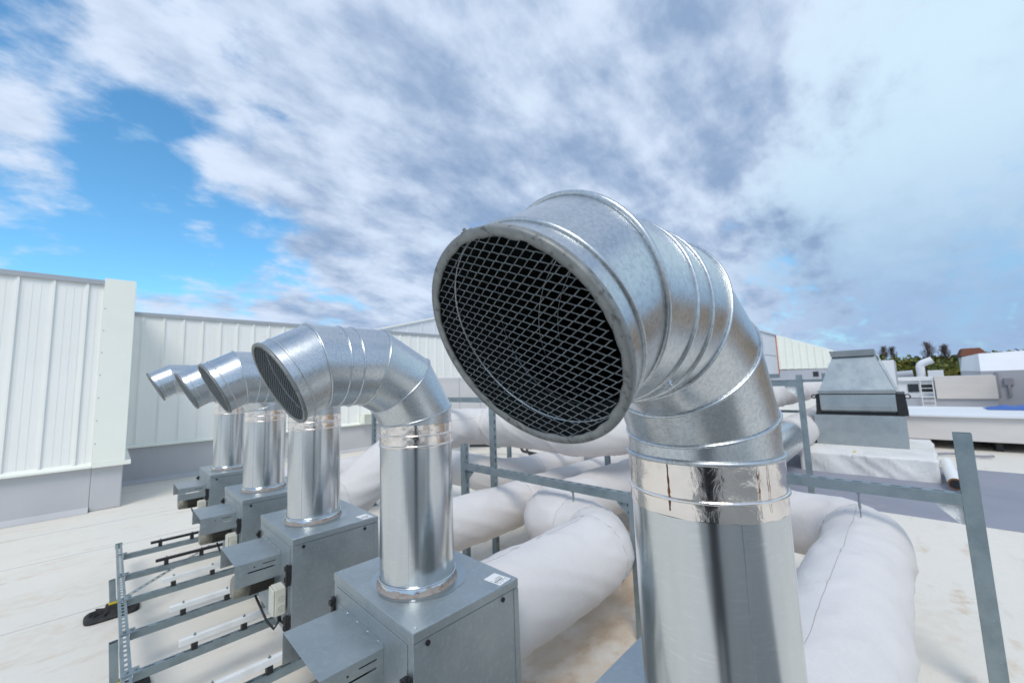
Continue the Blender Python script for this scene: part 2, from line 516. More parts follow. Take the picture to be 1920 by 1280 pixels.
t = thing('gable_hall', (50, 10, FL), 'distant cream gabled hall behind the white plant housing, right of the big stack', 'building')
ho = (50, 10, FL)
m = MB(ho)
YA, YB = 4.35, 17
vs = [(45, YA, 1.9), (45, 12, 5.3), (45, YB, 3.1), (45, YB, .6), (45, YA, .35)]
vb = [(70, v[1], v[2]) for v in vs]
m.add(vs+vb, [(0, 1, 2, 3, 4), (1, 0, 5, 6), (2, 1, 6, 7), (3, 2, 7, 8), (0, 4, 9, 5), (9, 8, 7, 6, 5)])
y = YA+.2
while y < YB-.2:
    zt2 = 1.9+(y-YA)*.444 if y < 12 else 5.3-(y-12)*.44
    m.box((44.95, y-.03, .36), (44.999, y+.03, zt2-.08))
    y += .55
m.build('cladding', 'panel_cream', t)
MB(ho).box((45.02, YA+.02, FL), (69.9, YB, .345)).build('plinth', 'grey_far', t)
MB(ho).box((44.98, 5.6, -.35), (45.3, 6.0, .1)).build('doorway', 'window', t)

# ------------------------------------------------------------------ exhaust units
def hood_skel(x, y, az, za, g, L, b, E):
    h = Vector((-math.cos(az), -math.sin(az), 0))
    dr = lambda t: h*math.sin(t) + Vector((0, 0, 1))*math.cos(t)
    P = [Vector((x, y, za))]
    P.append(P[-1]+dr(math.radians(30))*g)
    P.append(P[-1]+dr(math.radians(60))*g)
    P.append(P[-1]+dr(PI/2)*L)
    P.append(P[-1]+dr(PI/2+b)*E)
    tl = [math.radians(15), math.radians(45), math.radians(75), PI/2+b/2, PI/2+b]
    ks = [1/math.cos(math.radians(15))]*3 + [1/math.cos(b/2), 1]
    side = Vector((h.y, -h.x, 0))
    return P, tl, ks, side, dr
def mring(P, t, k, side, dr, R, n=96):
    v = dr(t).cross(side)
    return [P + side*(R*math.cos(2*PI*i/n)) + v*(R*k*math.sin(2*PI*i/n)) for i in range(n)]

DRIPA, CLIPA = math.radians(176), 270
UB = -1.76      # underside of the cabinets
def make_unit(x, y, az, za, g, L, b, E, foil, label, near):
    base = (x, y, UB)
    R = .2
    t = thing('exhaust_fan_unit', base, label, 'exhaust stack', 'galvanised rooftop exhaust fan units in a row')
    o = base
    P, tl, ks, side, dr = hood_skel(x, y, az, za, g, L, b, E)
    n = 96
    zf = foil[0]
    # elbow: riser top .. bend seam
    e = MB(o)
    r_bot = [Vector((x+R*math.cos(0), y, zf))]
    bot = [Vector((p.x, p.y, zf)) for p in mring(P[0], tl[0], ks[0], side, dr, R, n)]
    seq = [bot] + [mring(P[i], tl[i], ks[i], side, dr, R, n) for i in range(4)]
    for i in range(4):
        e.rings([seq[i], seq[i+1]])
    for i in range(3):
        e.tube(mring(P[i], tl[i], ks[i], side, dr, R+.002, 72), .0042 if near else .0045, 8, closed=True)
    # coupling beads on the straight run
    LL = P[3]-P[2]
    for q in ((.42, .66) if near else (.36, .58)):
        c = P[2]+LL*(1-q)
        e.tube(mring(c, PI/2, 1, side, dr, R+.001, 72), .0045, 8, closed=True)
    e.build('elbow', 'galv', t, solid=.0015, inside='duct_inside_shade')
    s_ = MB(o)
    for a_, q in ((.25, .54), (-.75, .5)) if not near else ((-.02, .52), (2.2, .52)):
        c = P[2]+LL*(1-q)
        vv = dr(PI/2).cross(side)
        pr = c + side*(R*math.cos(a_+PI)) * (-1 if side.y > 0 else 1) + vv*(R*math.sin(a_))
        d_ = (pr-c).normalized()
        s_ = MB(o)
        s_.cyl(pr-d_*.001, pr+d_*.003, .009, 12)
        s_.cyl(pr+d_*.003, pr+d_*.009, .0055, 6)
        s_.build('screw', 'screw', t)
    hd = MB(o)
    hd.rings([mring(P[3], tl[3], ks[3], side, dr, R, n), mring(P[4], tl[4], 1, side, dr, R, n)])
    hd.tube(mring(P[3], tl[3], ks[3], side, dr, R+.003, 72), .0055, 8, closed=True)
    dE = (P[4]-P[3]).normalized()
    hd.tube(mring(P[4]-dE*.055, tl[4], 1, side, dr, R+.001, 72), .0045, 8, closed=True)
    hd.build('hood', 'galv', t, solid=.0015, inside='duct_inside_shade')
    # rim flange with ragged inner lip
    rm = MB(o)
    v = dr(tl[4]).cross(side)
    rin = R-.0095
    n2 = 144
    def rr(rad, d, jit=0):
        out = []
        for i in range(n2):
            a = 2*PI*i/n2
            rad2 = rad + jit*noise.noise(Vector((math.cos(a)*9, math.sin(a)*9, 3.3)))
            out.append(P[4]+dE*d+side*(rad2*math.cos(a))+v*(rad2*math.sin(a)))
        return out
    rm.rings([rr(R+.001, -.012), rr(R+.007, -.010), rr(R+.008, -.001), rr(R+.006, .004), rr(rin+.006, .003), rr(rin, .002, .004), rr(rin, -.002, .004), rr(R-.0025, -.004)], smooth=True)
    rm.build('rim', 'rim', t)
    # expanded metal grille
    gm = MB(o)
    pl, ps, tw = (.033, .0152, .00075) if near else (.033, .0152, .0011)
    lim = rin+.006
    rows = int(lim*2/(ps/2))+2
    nn = 0
    for k in range(-rows//2, rows//2+1):
        yc = k*ps*.5*2/2
        # strand k zigzags between (k-.5) and (k+.5) half rows
        pts = []
        j = -14
        while j <= 14:
            sgn = 1 if (j+k) % 2 == 0 else -1
            yy = yc*1.0 + sgn*ps*.25
            for dx in (-.0014, .0014):
                pts.append((j*pl/2+dx, yy))
            j += 1
        run = []
        def flush(run):
            if len(run) > 1:
                gm.tube([P[4]-dE*.001 + side*a + v*c_ for a, c_ in run], tw, 4, caps=False)
        for q in pts:
            if math.hypot(*q) < lim:
                run.append(q)
            else:
                flush(run)
                run = []
        flush(run)
    gm.build('mesh_grille', 'grille', t)
    # riser
    rp = MB(o)
    zt_, zb = zf, UB+.705
    def cring(r_, z, n_=96):
        return [Vector((x+r_*math.cos(2*PI*i/n_), y+r_*math.sin(2*PI*i/n_), z)) for i in range(n_)]
    rp.rings([cring(R, zb+.04), cring(R, foil[1]-.001)])
    rp.rings([cring(R+.004, zb-.02), cring(R+.004, zb+.04), cring(R+.0005, zb+.042)])
    rp.tube(cring(R+.005, zb+.042, 72), .005, 8, closed=True)
    sa = 3.9
    rp.obox(Vector((x+(R+.0008)*math.cos(sa), y+(R+.0008)*math.sin(sa), (zb+.04+foil[1])/2)), Vector((0, 0, 1)), Vector((-math.sin(sa), math.cos(sa), 0)), Vector((math.cos(sa), math.sin(sa), 0)), (foil[1]-zb-.04)/2-.002, .006, .0008)
    rp.build('riser_pipe', 'galv_pipe', t)
    fo = MB(o)
    Nf = 14
    rs = []
    for i in range(Nf+1):
        z = foil[1]+(foil[0]-foil[1])*i/Nf
        ring = []
        for k in range(144):
            a = 2*PI*k/144
            nz_ = noise.noise(Vector((math.cos(a)*5+y, math.sin(a)*5, z*30)))
            nz2 = noise.noise(Vector((math.cos(a)*16+y, math.sin(a)*16, z*55)))
            q = min(i, Nf-i, 3)/3
            rad = R+.0022 + q*(.0012*nz_+.0009*nz2)
            ring.append(Vector((x+rad*math.cos(a), y+rad*math.sin(a), z + (.003*nz_ if i in (0,) else 0))))
        rs.append(ring)
    fo.rings(rs)
    for z in foil[2]:
        fo.tube([Vector((p.x, p.y, p.z+.0008*noise.noise(p*30))) for p in cring(R+.003, z, 96)], .005, 8, closed=True)
    fo.build('foil_tape', 'foil', t)
    if near:
        ct = MB(o)
        ct.tube(cring(R+.003, foil[0], 96), .0062, 10, closed=True)
        ct.build('collar_ring', 'galv_bead', t)
        for da, wd, z1_ in ((DRIPA, .0018, -.335), (DRIPA+1.05, .0007, -.34), (DRIPA+1.2, .0006, -.33)):
            dp = [Vector((x+(R+.0042)*math.cos(da+.006*noise.noise(Vector((z_*40, da, 0)))), y+(R+.0042)*math.sin(da+.006*noise.noise(Vector((z_*40, da, 0)))), -.22+(z1_+.22)*z_)) for z_ in [i/24 for i in range(25)]]
            MB(o).tube(dp, wd, 5, radii=[wd*(.5+abs(noise.noise(p*60))*1.8) for p in dp]).build('rust_drip', 'rust', t)
        ca = math.radians(CLIPA)
        cpos = P[4]+side*(math.cos(ca)*(R+.004))+v*(math.sin(ca)*(R+.004))
        cr_ = (cpos-P[4]).normalized()
        ctg = dE.cross(cr_)
        cl = MB(o)
        cl.obox(cpos-dE*.004, ctg, cr_, dE, .007, .005, .007)
        cl.obox(cpos+cr_*.006, ctg, cr_, dE, .002, .003, .002)
        cl.build('rim_clip', 'rim', t)
    # cabinet
    cx0, cx1, cy0, cy1 = 1.0, 1.65, y-.40, y+.46
    ztop, zl = -1.09, -1.135
    body = MB(o)
    body.box((cx0+.004, cy0+.004, UB), (cx1-.004, cy1-.004, zl-.003))
    body.box((cx1-.035, cy0, UB+.004), (cx1, cy0+.0035, zl-.003))
    cb = body.build('cabinet', 'sheet', t, bevel=.002)
    MB(o).box((cx0, cy0, zl), (cx1, cy1, ztop)).build('lid', 'sheet', t, bevel=.004)
    for hx in (1.075, 1.535):
        MB(o).cyl((hx, cy0+.003, -1.158), (hx, cy0-.0025, -1.158), .0115, 20).build('plug', 'black', t)
    for sx_, sy_ in ((cx0+.03, cy0+.03), (cx1-.03, cy0+.03), (cx0+.03, cy1-.03), (cx1-.03, cy1-.03)):
        MB(o).cyl((sx_, sy_, ztop), (sx_, sy_, ztop+.0035), .0065, 8).build('lid_screw', 'screw', t)
    pn = MB(o)
    pn.box((cx0-.001, cy0+.05, UB+.03), (cx0+.0035, cy1-.04, zl-.02))
    pn.build('side_panel', 'sheet', t, bevel=.001)
    se = MB(o)
    rs = []
    for dr_, dz in ((.001, .022), (.006, .010), (.013, .0015)):
        ring = []
        for k in range(96):
            a = 2*PI*k/96
            j = noise.noise(Vector((math.cos(a)*3+y*.3, math.sin(a)*3, 1.7)))
            j2 = noise.noise(Vector((math.cos(a)*14+y*.3, math.sin(a)*14, 1.7)))
            rad = R+.004+dr_*(1+.5*j+.2*j2)
            ring.append(Vector((x+rad*math.cos(a), y+rad*math.sin(a), ztop+dz*(1+.55*j+.5*j2))))
        rs.append(ring)
    se.rings(rs)
    se.build('sealant', 'sealant', t)
    st = MB(o)
    vsn = []
    for k in range(48):
        a = 2*PI*k/48
        j = noise.noise(Vector((math.cos(a)*1.6, math.sin(a)*1.6, 4+y*.37)))
        rad = R+.055+.05*j
        vsn.append(Vector((x+rad*math.cos(a), y-.012+rad*math.sin(a), ztop+.0012)))
    st.add(vsn, [tuple(range(48))])
    st.build('damp_stain', 'stain', t)
    sk = MB(o)
    c0 = Vector((1.565, y-.325, ztop+.001))
    a1 = Vector((.99, .12, 0)).normalized()
    a2 = Vector((-a1.y, a1.x, 0))
    sk.obox(c0, a1, a2, Vector((0, 0, 1)), .045, .058, .0006)
    sko = sk.build('label_sticker', 'sticker', t)
    ik = MB(o)
    random.seed(int(y*10))
    for i in range(5):
        for j in range(7):
            if random.random() < .7:
                cc = c0 + a1*(-.034+j*.0105) + a2*(-.042+i*.013)
                ik.obox(cc + Vector((0, 0, .001)), a1, a2, Vector((0, 0, 1)), .003+.0018*random.random(), .0014 if i != 2 else .0045, .0003)
    ik.build('print', 'ink', sko)
    # motor cover, an upside-down tray
    my0, my1, mx0 = y-.14, y+.36, .71
    zc, zs = -1.25, -1.405
    mc = MB(o)
    mc.box((mx0, my0, zc-.002), (cx0-.001, my1, zc))
    # front side with two slits
    mc.box((mx0, my0, zs), (cx0-.001, my0+.002, zc-.075))
    mc.box((mx0, my0, zc-.066), (cx0-.001, my0+.002, zc-.0025))
    mc.box((mx0, my0, zc-.0745), (mx0+.08, my0+.002, zc-.0665))
    mc.box((mx0+.255, my0, zc-.0745), (cx0-.001, my0+.002, zc-.0665))
    mc.box((mx0, my1-.002, zs), (cx0-.001, my1, zc-.0025))
    mc.box((mx0+.004, my0+.002, zs), (cx0-.004, my0+.03, zs+.002))
    mco = mc.build('motor_cover', 'sheet', t, bevel=.001)
    sl_ = MB(o)
    sl_.box((mx0+.17, my0-.0012, zc-.036), (mx0+.255, my0+.001, zc-.031))
    sl_.build('slit', 'black', mco)
    MB(o).cyl((mx0+.12, my0+.001, zc-.04), (mx0+.12, my0-.002, zc-.04), .005, 8).build('rivet', 'black', mco)
    fl = MB(o)
    fl.box((cx0-.0045, my0-.005, zc), (cx0-.0015, my1+.005, zc+.022))
    fl.build('fixing_strip', 'sheet', mco)
    for q in (.1, .32, .56, .8):
        yy = my0+(my1-my0)*q
        MB(o).cyl((cx0-.0045, yy, zc+.011), (cx0-.009, yy, zc+.011), .005, 8).build('screw', 'screw', mco)
    # motor
    mo = MB(o)
    ax = Vector((mx0+.03, y+.085, -1.475))
    prof = [(0, .0), (0, .066), (.012, .082), (.10, .085), (.10, .078), (.30, .078), (.30, .0)]
    rs = [[ax+Vector((d, r_*math.cos(2*PI*k/32), r_*math.sin(2*PI*k/32))) for k in range(32)] for d, r_ in prof[1:6]]
    mo.rings(rs[:4], caps=(True, False))
    mot = mo.build('motor', 'motor', t)
    mf = MB(o)
    mf.rings([rs[3], rs[4]], caps=(False, True))
    for k in range(28):
        a = 2*PI*k/28
        dv = Vector((0, math.cos(a), math.sin(a)))
        mf.obox(ax+Vector((.19, 0, 0))+dv*.081, Vector((1, 0, 0)), dv, Vector((0, -math.sin(a), math.cos(a))), .085, .006, .0016)
    mf.build('cooling_fins', 'motor_dark', mot)
    # junction box with two knock-outs
    jb = MB(o)
    jx0, jx1, jy0, jy1, jz0, jz1 = .905, .985, y-.335, y-.215, -1.60, -1.42
    jb.box((jx0+.012, jy0, jz0), (jx1, jy1, jz1))
    jb.box((jx0, jy0+.004, jz0+.004), (jx0+.011, jy1-.004, jz1-.004))
    jbo = jb.build('junction_box', 'ivory', t, bevel=.006)
    for zz_ in (jz0+.05, jz0+.115):
        cc = Vector(((jx0+jx1)/2+.008, jy0-.001, zz_))
        kn = MB(o)
        kn.tube([cc+Vector((.019*math.cos(a*PI/12), 0, .019*math.sin(a*PI/12))) for a in range(24)], .0028, 6, closed=True)
        kn.cyl(cc, cc-Vector((0, .003, 0)), .009, 14)
        kn.build('knockout', 'ivory_rim', jbo)
    MB(o).tube([(.95, jy0+.04, jz0), (.95, jy0+.03, jz0-.05), (.93, jy0+.06, jz0-.10), (.90, jy0+.12, jz0-.06), (.88, y+.03, -1.56)], .008, 8).build('cable', 'black', t)
    MB(o).tube([(.965, jy0+.09, jz0), (.97, jy0+.06, jz0-.06), (.99, jy0+.02, jz0-.085)], .008, 8).build('cable', 'black', t)
    for z0, z1 in ((-1.40, -1.265), (-1.72, -1.60)):
        hi = MB(o)
        hi.box((cx0-.022, cy0+.006, z0), (cx0-.0015, cy0+.034, z1))
        hi.box((cx0-.035, cy0+.036, z0+.02), (cx0-.0015, cy0+.055, z0+.05))
        hi.box((cx0-.035, cy0+.036, z1-.04), (cx0-.0015, cy0+.055, z1-.01))
        hi.cyl((cx0-.026, cy0+.02, z0-.004), (cx0-.026, cy0+.02, z1+.008), .009, 8)
        hi.build('hinge', 'black', t, bevel=.002)
    la = MB(o)
    la.box((cx0-.02, cy1-.04, -1.30), (cx0-.0015, cy1-.012, -1.21))
    la.box((cx0-.034, cy1-.045, -1.25), (cx0-.02, cy1-.012, -1.225))
    la.build('latch', 'black', t, bevel=.002)
    for fx in (cx0+.01, cx1-.07):
        for fy in (cy0+.012, cy1-.07):
            MB(o).box((fx, fy, UB-.045), (fx+.06, fy+.05, UB+.033)).build('support_foot', 'sheet', t)
    for ch in COL.objects:
        if ch.parent == t:
            nm_ = ch.name.split('.')[0]
            if nm_ in ('sealant', 'damp_stain'):
                ch.location = (0, 0, .035)
            elif nm_ not in ('elbow', 'hood', 'rim', 'mesh_grille', 'riser_pipe', 'foil_tape', 'collar_ring', 'screw', 'rust_drip', 'rim_clip'):
                ch.location = (-.035, -.02, .035)
            if nm_ == 'support_foot':
                ch.location = (-.035, -.02, .0)
    return t

u0 = make_unit(1.217, .444, -.035, -.122, .2, .31, .547, .168, (-.213, -.350, (-.305,)),
               'nearest and biggest looking exhaust stack, wide open grille facing the camera', True)
u1 = make_unit(1.25, 2.03, -.012, -.158, .2, .288, .50, .172, (-.205, -.325, (-.26, -.315)),
               'second exhaust stack from the camera, its grille seen edge-on beside the big grille', False)
for yv, rz, lb in ((3.64, .03, 'third exhaust stack from the camera, in the middle of the row of five'),
                   (5.18, -.03, 'fourth exhaust stack from the camera, its hood half hidden behind the third'),
                   ):
    copy_thing(u1, (1.25, yv, UB), lb)
make_unit(1.25, 7.0, -.012, -.07, .2, .40, .50, .19, (-.14, -.30, (-.20, -.29)), 'farthest exhaust stack of the row, its hood reaching furthest left', False)

# ------------------------------------------------------------------ base frame under the units
off = (.17, 5, FL)
fr = thing('rail_platform', off, 'long slotted steel support frame left of the exhaust stacks, with cross rails', 'steel frame')
m = MB(off)
strut(m, (.17, .2, -1.862), (.17, 7.35, -1.862), (0, 0, 1), .055, .055, .075, .045)
m.build('long_rail', 'strut', fr)
m = MB(off)
m.box((.138, 7.352, -1.92), (.202, 7.362, -1.858))
m.build('end_cap', 'strut_green', fr)
CY = [.9, 1.72, 2.45, 3.22, 3.94, 4.6, 5.34, 6.05, 6.82]
for yv in CY:
    m = MB(off)
    strut(m, (.204, yv, -1.868), (1.46, yv, -1.868), (0, 0, 1), .045, .055, .11, .06)
    m.build('cross_rail', 'strut', fr)
    m = MB(off)
    m.box((.145, yv-.045, -1.8615), (.235, yv+.045, -1.857))
    cb_ = m.build('corner_bracket', 'strut', fr)
    for xb_ in (.17, .215):
        MB(off).cyl((xb_, yv, -1.8568), (xb_, yv, -1.848), .010, 6).build('bolt', 'strut', cb_)
m = MB(off)
strut(m, (1.49, .2, -1.862), (1.49, 7.35, -1.862), (0, 0, 1), .055, .055)
m.build('long_rail', 'strut', fr)
for (xv, yv) in ((.133, 4.35), (.133, 6.0), (.133, 1.2), (1.49, 1.2), (1.49, 6.0)):
    m = MB(off)
    s_ = -1
    strut(m, (xv+s_*.034, yv, FL+.10), (xv+s_*.052, yv, -1.80 if yv == 4.35 else -1.87), (s_, 0, 0), .05, .05)
    m.build('leg', 'strut', fr)
    m = MB(off)
    cxp = xv+s_*.01
    n_ = 28
    def sup(rx, ry, z):
        o_ = []
        for k in range(n_):
            a = 2*PI*k/n_
            ca, sa_ = math.cos(a), math.sin(a)
            o_.append(Vector((cxp+rx*math.copysign(abs(ca)**.45, ca), yv+ry*math.copysign(abs(sa_)**.45, sa_), z)))
        return o_
    m.rings([sup(.20, .145, FL+.002), sup(.205, .15, FL+.02), sup(.19, .135, FL+.035), sup(.06, .055, FL+.06), sup(.052, .05, FL+.10)], caps=(True, True), smooth=False)
    for k in range(12):
        a = 2*PI*k/12+.2
        d_ = Vector((math.cos(a), .7*math.sin(a), 0))
        m.obox(Vector((cxp, yv, FL+.05))+d_*.11, d_.normalized(), Vector((-d_.y, d_.x, 0)).normalized(), Vector((0, 0, 1)), .06, .005, .012)
    fo = m.build('foot', 'rubber', fr)
    MB(off).box((cxp-.032, yv-.03, FL+.101), (cxp+.032, yv+.03, FL+.12)).build('foot_cap', 'yellow', fo, bevel=.004)
m = MB(off)
a_, b_ = Vector((.21, 5.60, -1.93)), Vector((1.0, 6.55, -1.93))
dv = (b_-a_).normalized()
nv = Vector((0, 0, 1))
sd = dv.cross(nv)
L_ = (b_-a_).length
for sg in (-1, 1):
    m.obox((a_+b_)/2+sd*(sg*.016), dv, sd, nv, L_/2, .005, .002)
k = 0
while k*.075 < L_:
    m.obox(a_+dv*(k*.075+.012), dv, sd, nv, .012, .011, .002)
    k += 1
m.build('perforated_strap', 'strut', fr)

# mounting rails clamped on the cross rails
lbls = {2.45: 'white mounting rail half hidden under the nearest motor cover', 3.22: 'white mounting rail at the bottom edge, running under the front motor cover', 3.94: 'white mounting rail, nearest one whose left end shows', 4.6: 'white mounting rail between two longer looking white ones',
        5.34: 'farthest white mounting rail, just in front of the black ones', 6.05: 'nearer of the two black mounting rails', 6.82: 'farther of the two black mounting rails, at the end of the frame'}
for yv in CY[2:]:
    c = 'black' if yv > 6 else 'white_paint'
    t = thing('mounting_rail', (1.1, yv, -1.865), lbls[yv], 'rail', 'mounting rails clamped over the support frame')
    o_ = (1.1, yv, -1.865)
    dy = .0
    hh = .042 if c != 'black' else .026
    m = MB(o_)
    m.box((.44, yv+dy-.02, -1.818), (1.58, yv+dy+.02, -1.818+hh))
    m.build('rail', c, t, bevel=.002)
    for xc in (.53, .84, 1.2, 1.4):
        m = MB(o_)
        m.box((xc-.018, yv+dy-.026, -1.866), (xc+.018, yv+dy+.026, -1.8185))
        m.build('clamp', 'black', t, bevel=.002)
        if xc < 1:
            m = MB(o_)
            m.cyl((xc, yv+dy, -1.818+hh), (xc, yv+dy, -1.818+hh+.008), .009, 6)
            m.cyl((xc, yv+dy, -1.818+hh+.008), (xc, yv+dy, -1.818+hh+.018), .004, 8)
            m.build('bolt', 'strut', t)

# ------------------------------------------------------------------ insulated ducts
def fillet(pts, rad, step):
    pts = [Vector(p) for p in pts]
    out = [pts[0]]
    for i in range(1, len(pts)-1):
        a, b, c = pts[i-1], pts[i], pts[i+1]
        d0, d1 = (b-a).normalized(), (c-b).normalized()
        ang = d0.angle(d1)
        tl_ = rad*math.tan(ang/2)
        s, e = b-d0*tl_, b+d1*tl_
        nrm = (d1-d0*d0.dot(d1)).normalized()
        cen = s+nrm*rad
        k = max(3, int(rad*ang/step))
        for j in range(k+1):
            q = ang*j/k
            out.append(cen - nrm*(rad*math.cos(q)) + d0*(rad*math.sin(q)))
    out.append(pts[-1])
    # resample
    res = [out[0]]
    for a, b in zip(out, out[1:]):
        L = (b-a).length
        k = max(1, int(L/step))
        for j in range(1, k+1):
            res.append(a.lerp(b, j/k))
    return res
def duct(name, pts, R, label, base, rad=None, step=.045, n=56, m='cloth', seams=(), lseam=None, puff=1.0, seed=0.0, lend=None, capsr=(True, True), lump=None):
    path = fillet(pts, rad or R*1.35, step)
    t = thing(name, base, label, 'insulated duct', 'white insulated air ducts on the roof')
    cum = [0]
    for a, b in zip(path, path[1:]):
        cum.append(cum[-1]+(b-a).length)
    ups = []
    a = Vector((0, 0, 1))
    frames = []
    M = len(path)
    for i, p in enumerate(path):
        tg = (path[min(i+1, M-1)]-path[max(i-1, 0)]).normalized()
        if i == 0:
            a = (Vector((0, 0, 1)) - tg*tg.z)
            if a.length < .1:
                a = Vector((0, 1, 0))
            a.normalize()
        a = (a-tg*a.dot(tg)).normalized()
        frames.append((a.copy(), tg.cross(a)))
    def radius(i, th):
        s = cum[i]
        fa, fb = frames[i]
        d = fa*math.cos(th)+fb*math.sin(th)
        p = path[i]+d*R
        q = Vector((p.x, p.y, p.z))
        r_ = R + puff*(.020*R/.28*noise.noise(q*1.6+Vector((seed, 0, 0))) + .009*noise.noise(q*4.2+Vector((0, seed, 0))))
        rg = 1-abs(noise.noise(Vector((s*2.2+math.cos(th)*1.3, math.sin(th)*1.6, seed+1)))*2)
        r_ += puff*.012*max(0, rg-.72)/.28
        for sx in seams:
            u = abs(s-sx)
            if u < .09:
                r_ -= .012*(1-u/.09)**2
            if u < .28:
                r_ += .010*(1-u/.28)*noise.noise(Vector((s*3.0, math.cos(th)*5.5, math.sin(th)*5.5+seed)))
        if lump:
            for (s0, s1, am) in lump:
                if s0 < s < s1:
                    qq = math.sin((s-s0)/(s1-s0)*PI)
                    r_ += am*qq*(.4+1.2*noise.noise(q*5.5+Vector((5, seed, 0))))
        return r_
    rs = []
    for i, p in enumerate(path):
        fa, fb = frames[i]
        rs.append([p+(fa*math.cos(2*PI*k/n)+fb*math.sin(2*PI*k/n))*radius(i, 2*PI*k/n) for k in range(n)])
    mb = MB(base)
    mb.rings(rs, caps=capsr)
    mb.build('insulation', m, t)
    if lseam is not None or seams:
        sm = MB(base)
        if lseam is not None:
            s0, s1, th0 = lseam
            pp = []
            for i, p in enumerate(path):
                if s0 <= cum[i] <= s1:
                    th = th0+.05*noise.noise(Vector((cum[i]*2.5, seed, 0)))
                    fa, fb = frames[i]
                    pp.append(p+(fa*math.cos(th)+fb*math.sin(th))*(radius(i, th)+.0004))
            if len(pp) > 2:
                sm.tube(pp, .0015, 5)
        for sx in seams:
            i = min(range(M), key=lambda k_: abs(cum[k_]-sx))
            fa, fb = frames[i]
            pp = [path[i]+(fa*math.cos(2*PI*k/48)+fb*math.sin(2*PI*k/48))*(radius(i, 2*PI*k/48)+.0004) for k in range(48)]
            sm.tube(pp, .0022, 5, closed=True)
        sm.build('stitched_seam', 'seam', t)
    return t, path, cum

ZD = -1.47
# from the nearest unit, at the right
d0, _, _ = duct('insulated_duct', [(1.655, .40, ZD+.03), (4.85, .37, ZD+.03), (4.85, 1.95, ZD), (8.0, 2.06, ZD)], .285,
     'big white wrapped duct at the lower right, under the right hand hanger beam', (1.655, .40, FL), rad=.42, seams=(3.0, 3.75), lseam=(.2, 3.0, -.10), puff=1.1, seed=2.0, lump=[(3.6, 4.7, .075)])
d1, _, _ = duct('insulated_duct', [(1.655, 2.05, ZD), (3.34, 2.05, ZD), (3.34, 3.0, ZD), (8.6, 2.95, ZD)], .30,
     'white wrapped duct bending in the foreground beside the second stack', (1.655, 2.05, FL), rad=.40, seams=(1.32, 1.68, 2.0), lseam=(.1, 1.32, -.15), seed=5.0)
d2, _, _ = duct('insulated_duct', [(1.655, 3.68, ZD-.05), (8.6, 3.68, ZD-.05)], .27,
     'straight white wrapped duct running from the third stack behind the curved one', (1.655, 3.68, FL), seams=(2.1,), seed=9.0)
d3, _, _ = duct('insulated_duct', [(1.655, 6.95, ZD), (4.45, 6.95, ZD), (4.45, 4.55, ZD), (6.3, 4.55, ZD)], .28,
     'low white wrapped duct snaking under the hanging one, right end in grey wrap', (1.655, 6.95, FL), rad=.5, seams=(3.3, 5.3), lseam=(3.4, 5.0, .25), seed=12.0)
m = MB((1.655, 6.95, FL))
pp = fillet([(6.1, 4.552, ZD), (9.5, 4.6, ZD)], .3, .15)
m.tube(pp, .292, 40, caps=True)
m.build('grey_wrap', 'grey_wrap', d3)
d4, _, _ = duct('insulated_duct', [(1.655, 5.18, -1.40), (2.15, 5.18, -1.40), (3.15, 5.12, -.70), (4.35, 5.08, -.66), (4.3, 2.7, -.68), (12.0, 2.65, -.62), (22.0, 2.3, -.60)], .285,
     'raised white wrapped duct climbing from the fourth stack and hanging high', (1.655, 5.18, FL), rad=.42, seams=(.45, 1.7, 2.9, 4.4, 5.6), lseam=(1.8, 2.8, 1.0), seed=17.0, puff=1.3)
# bare metal continuation of the nearest duct, then wrapped again
t, _, _ = duct('insulated_duct', [(11.2, 2.12, ZD), (19, 2.05, ZD)], .40,
     'white wrapped duct left of the hooded roof vent, starting with bare metal', (11.2, 2.12, FL), step=.15, n=36, seed=21.0)
m = MB((11.2, 2.12, FL))
m.tube([(7.9, 2.06, ZD), (8.3, 2.07, ZD), (11.25, 2.12, ZD)], .37, 48, radii=[.29, .37, .37])
m.build('bare_duct_end', 'galv', t)

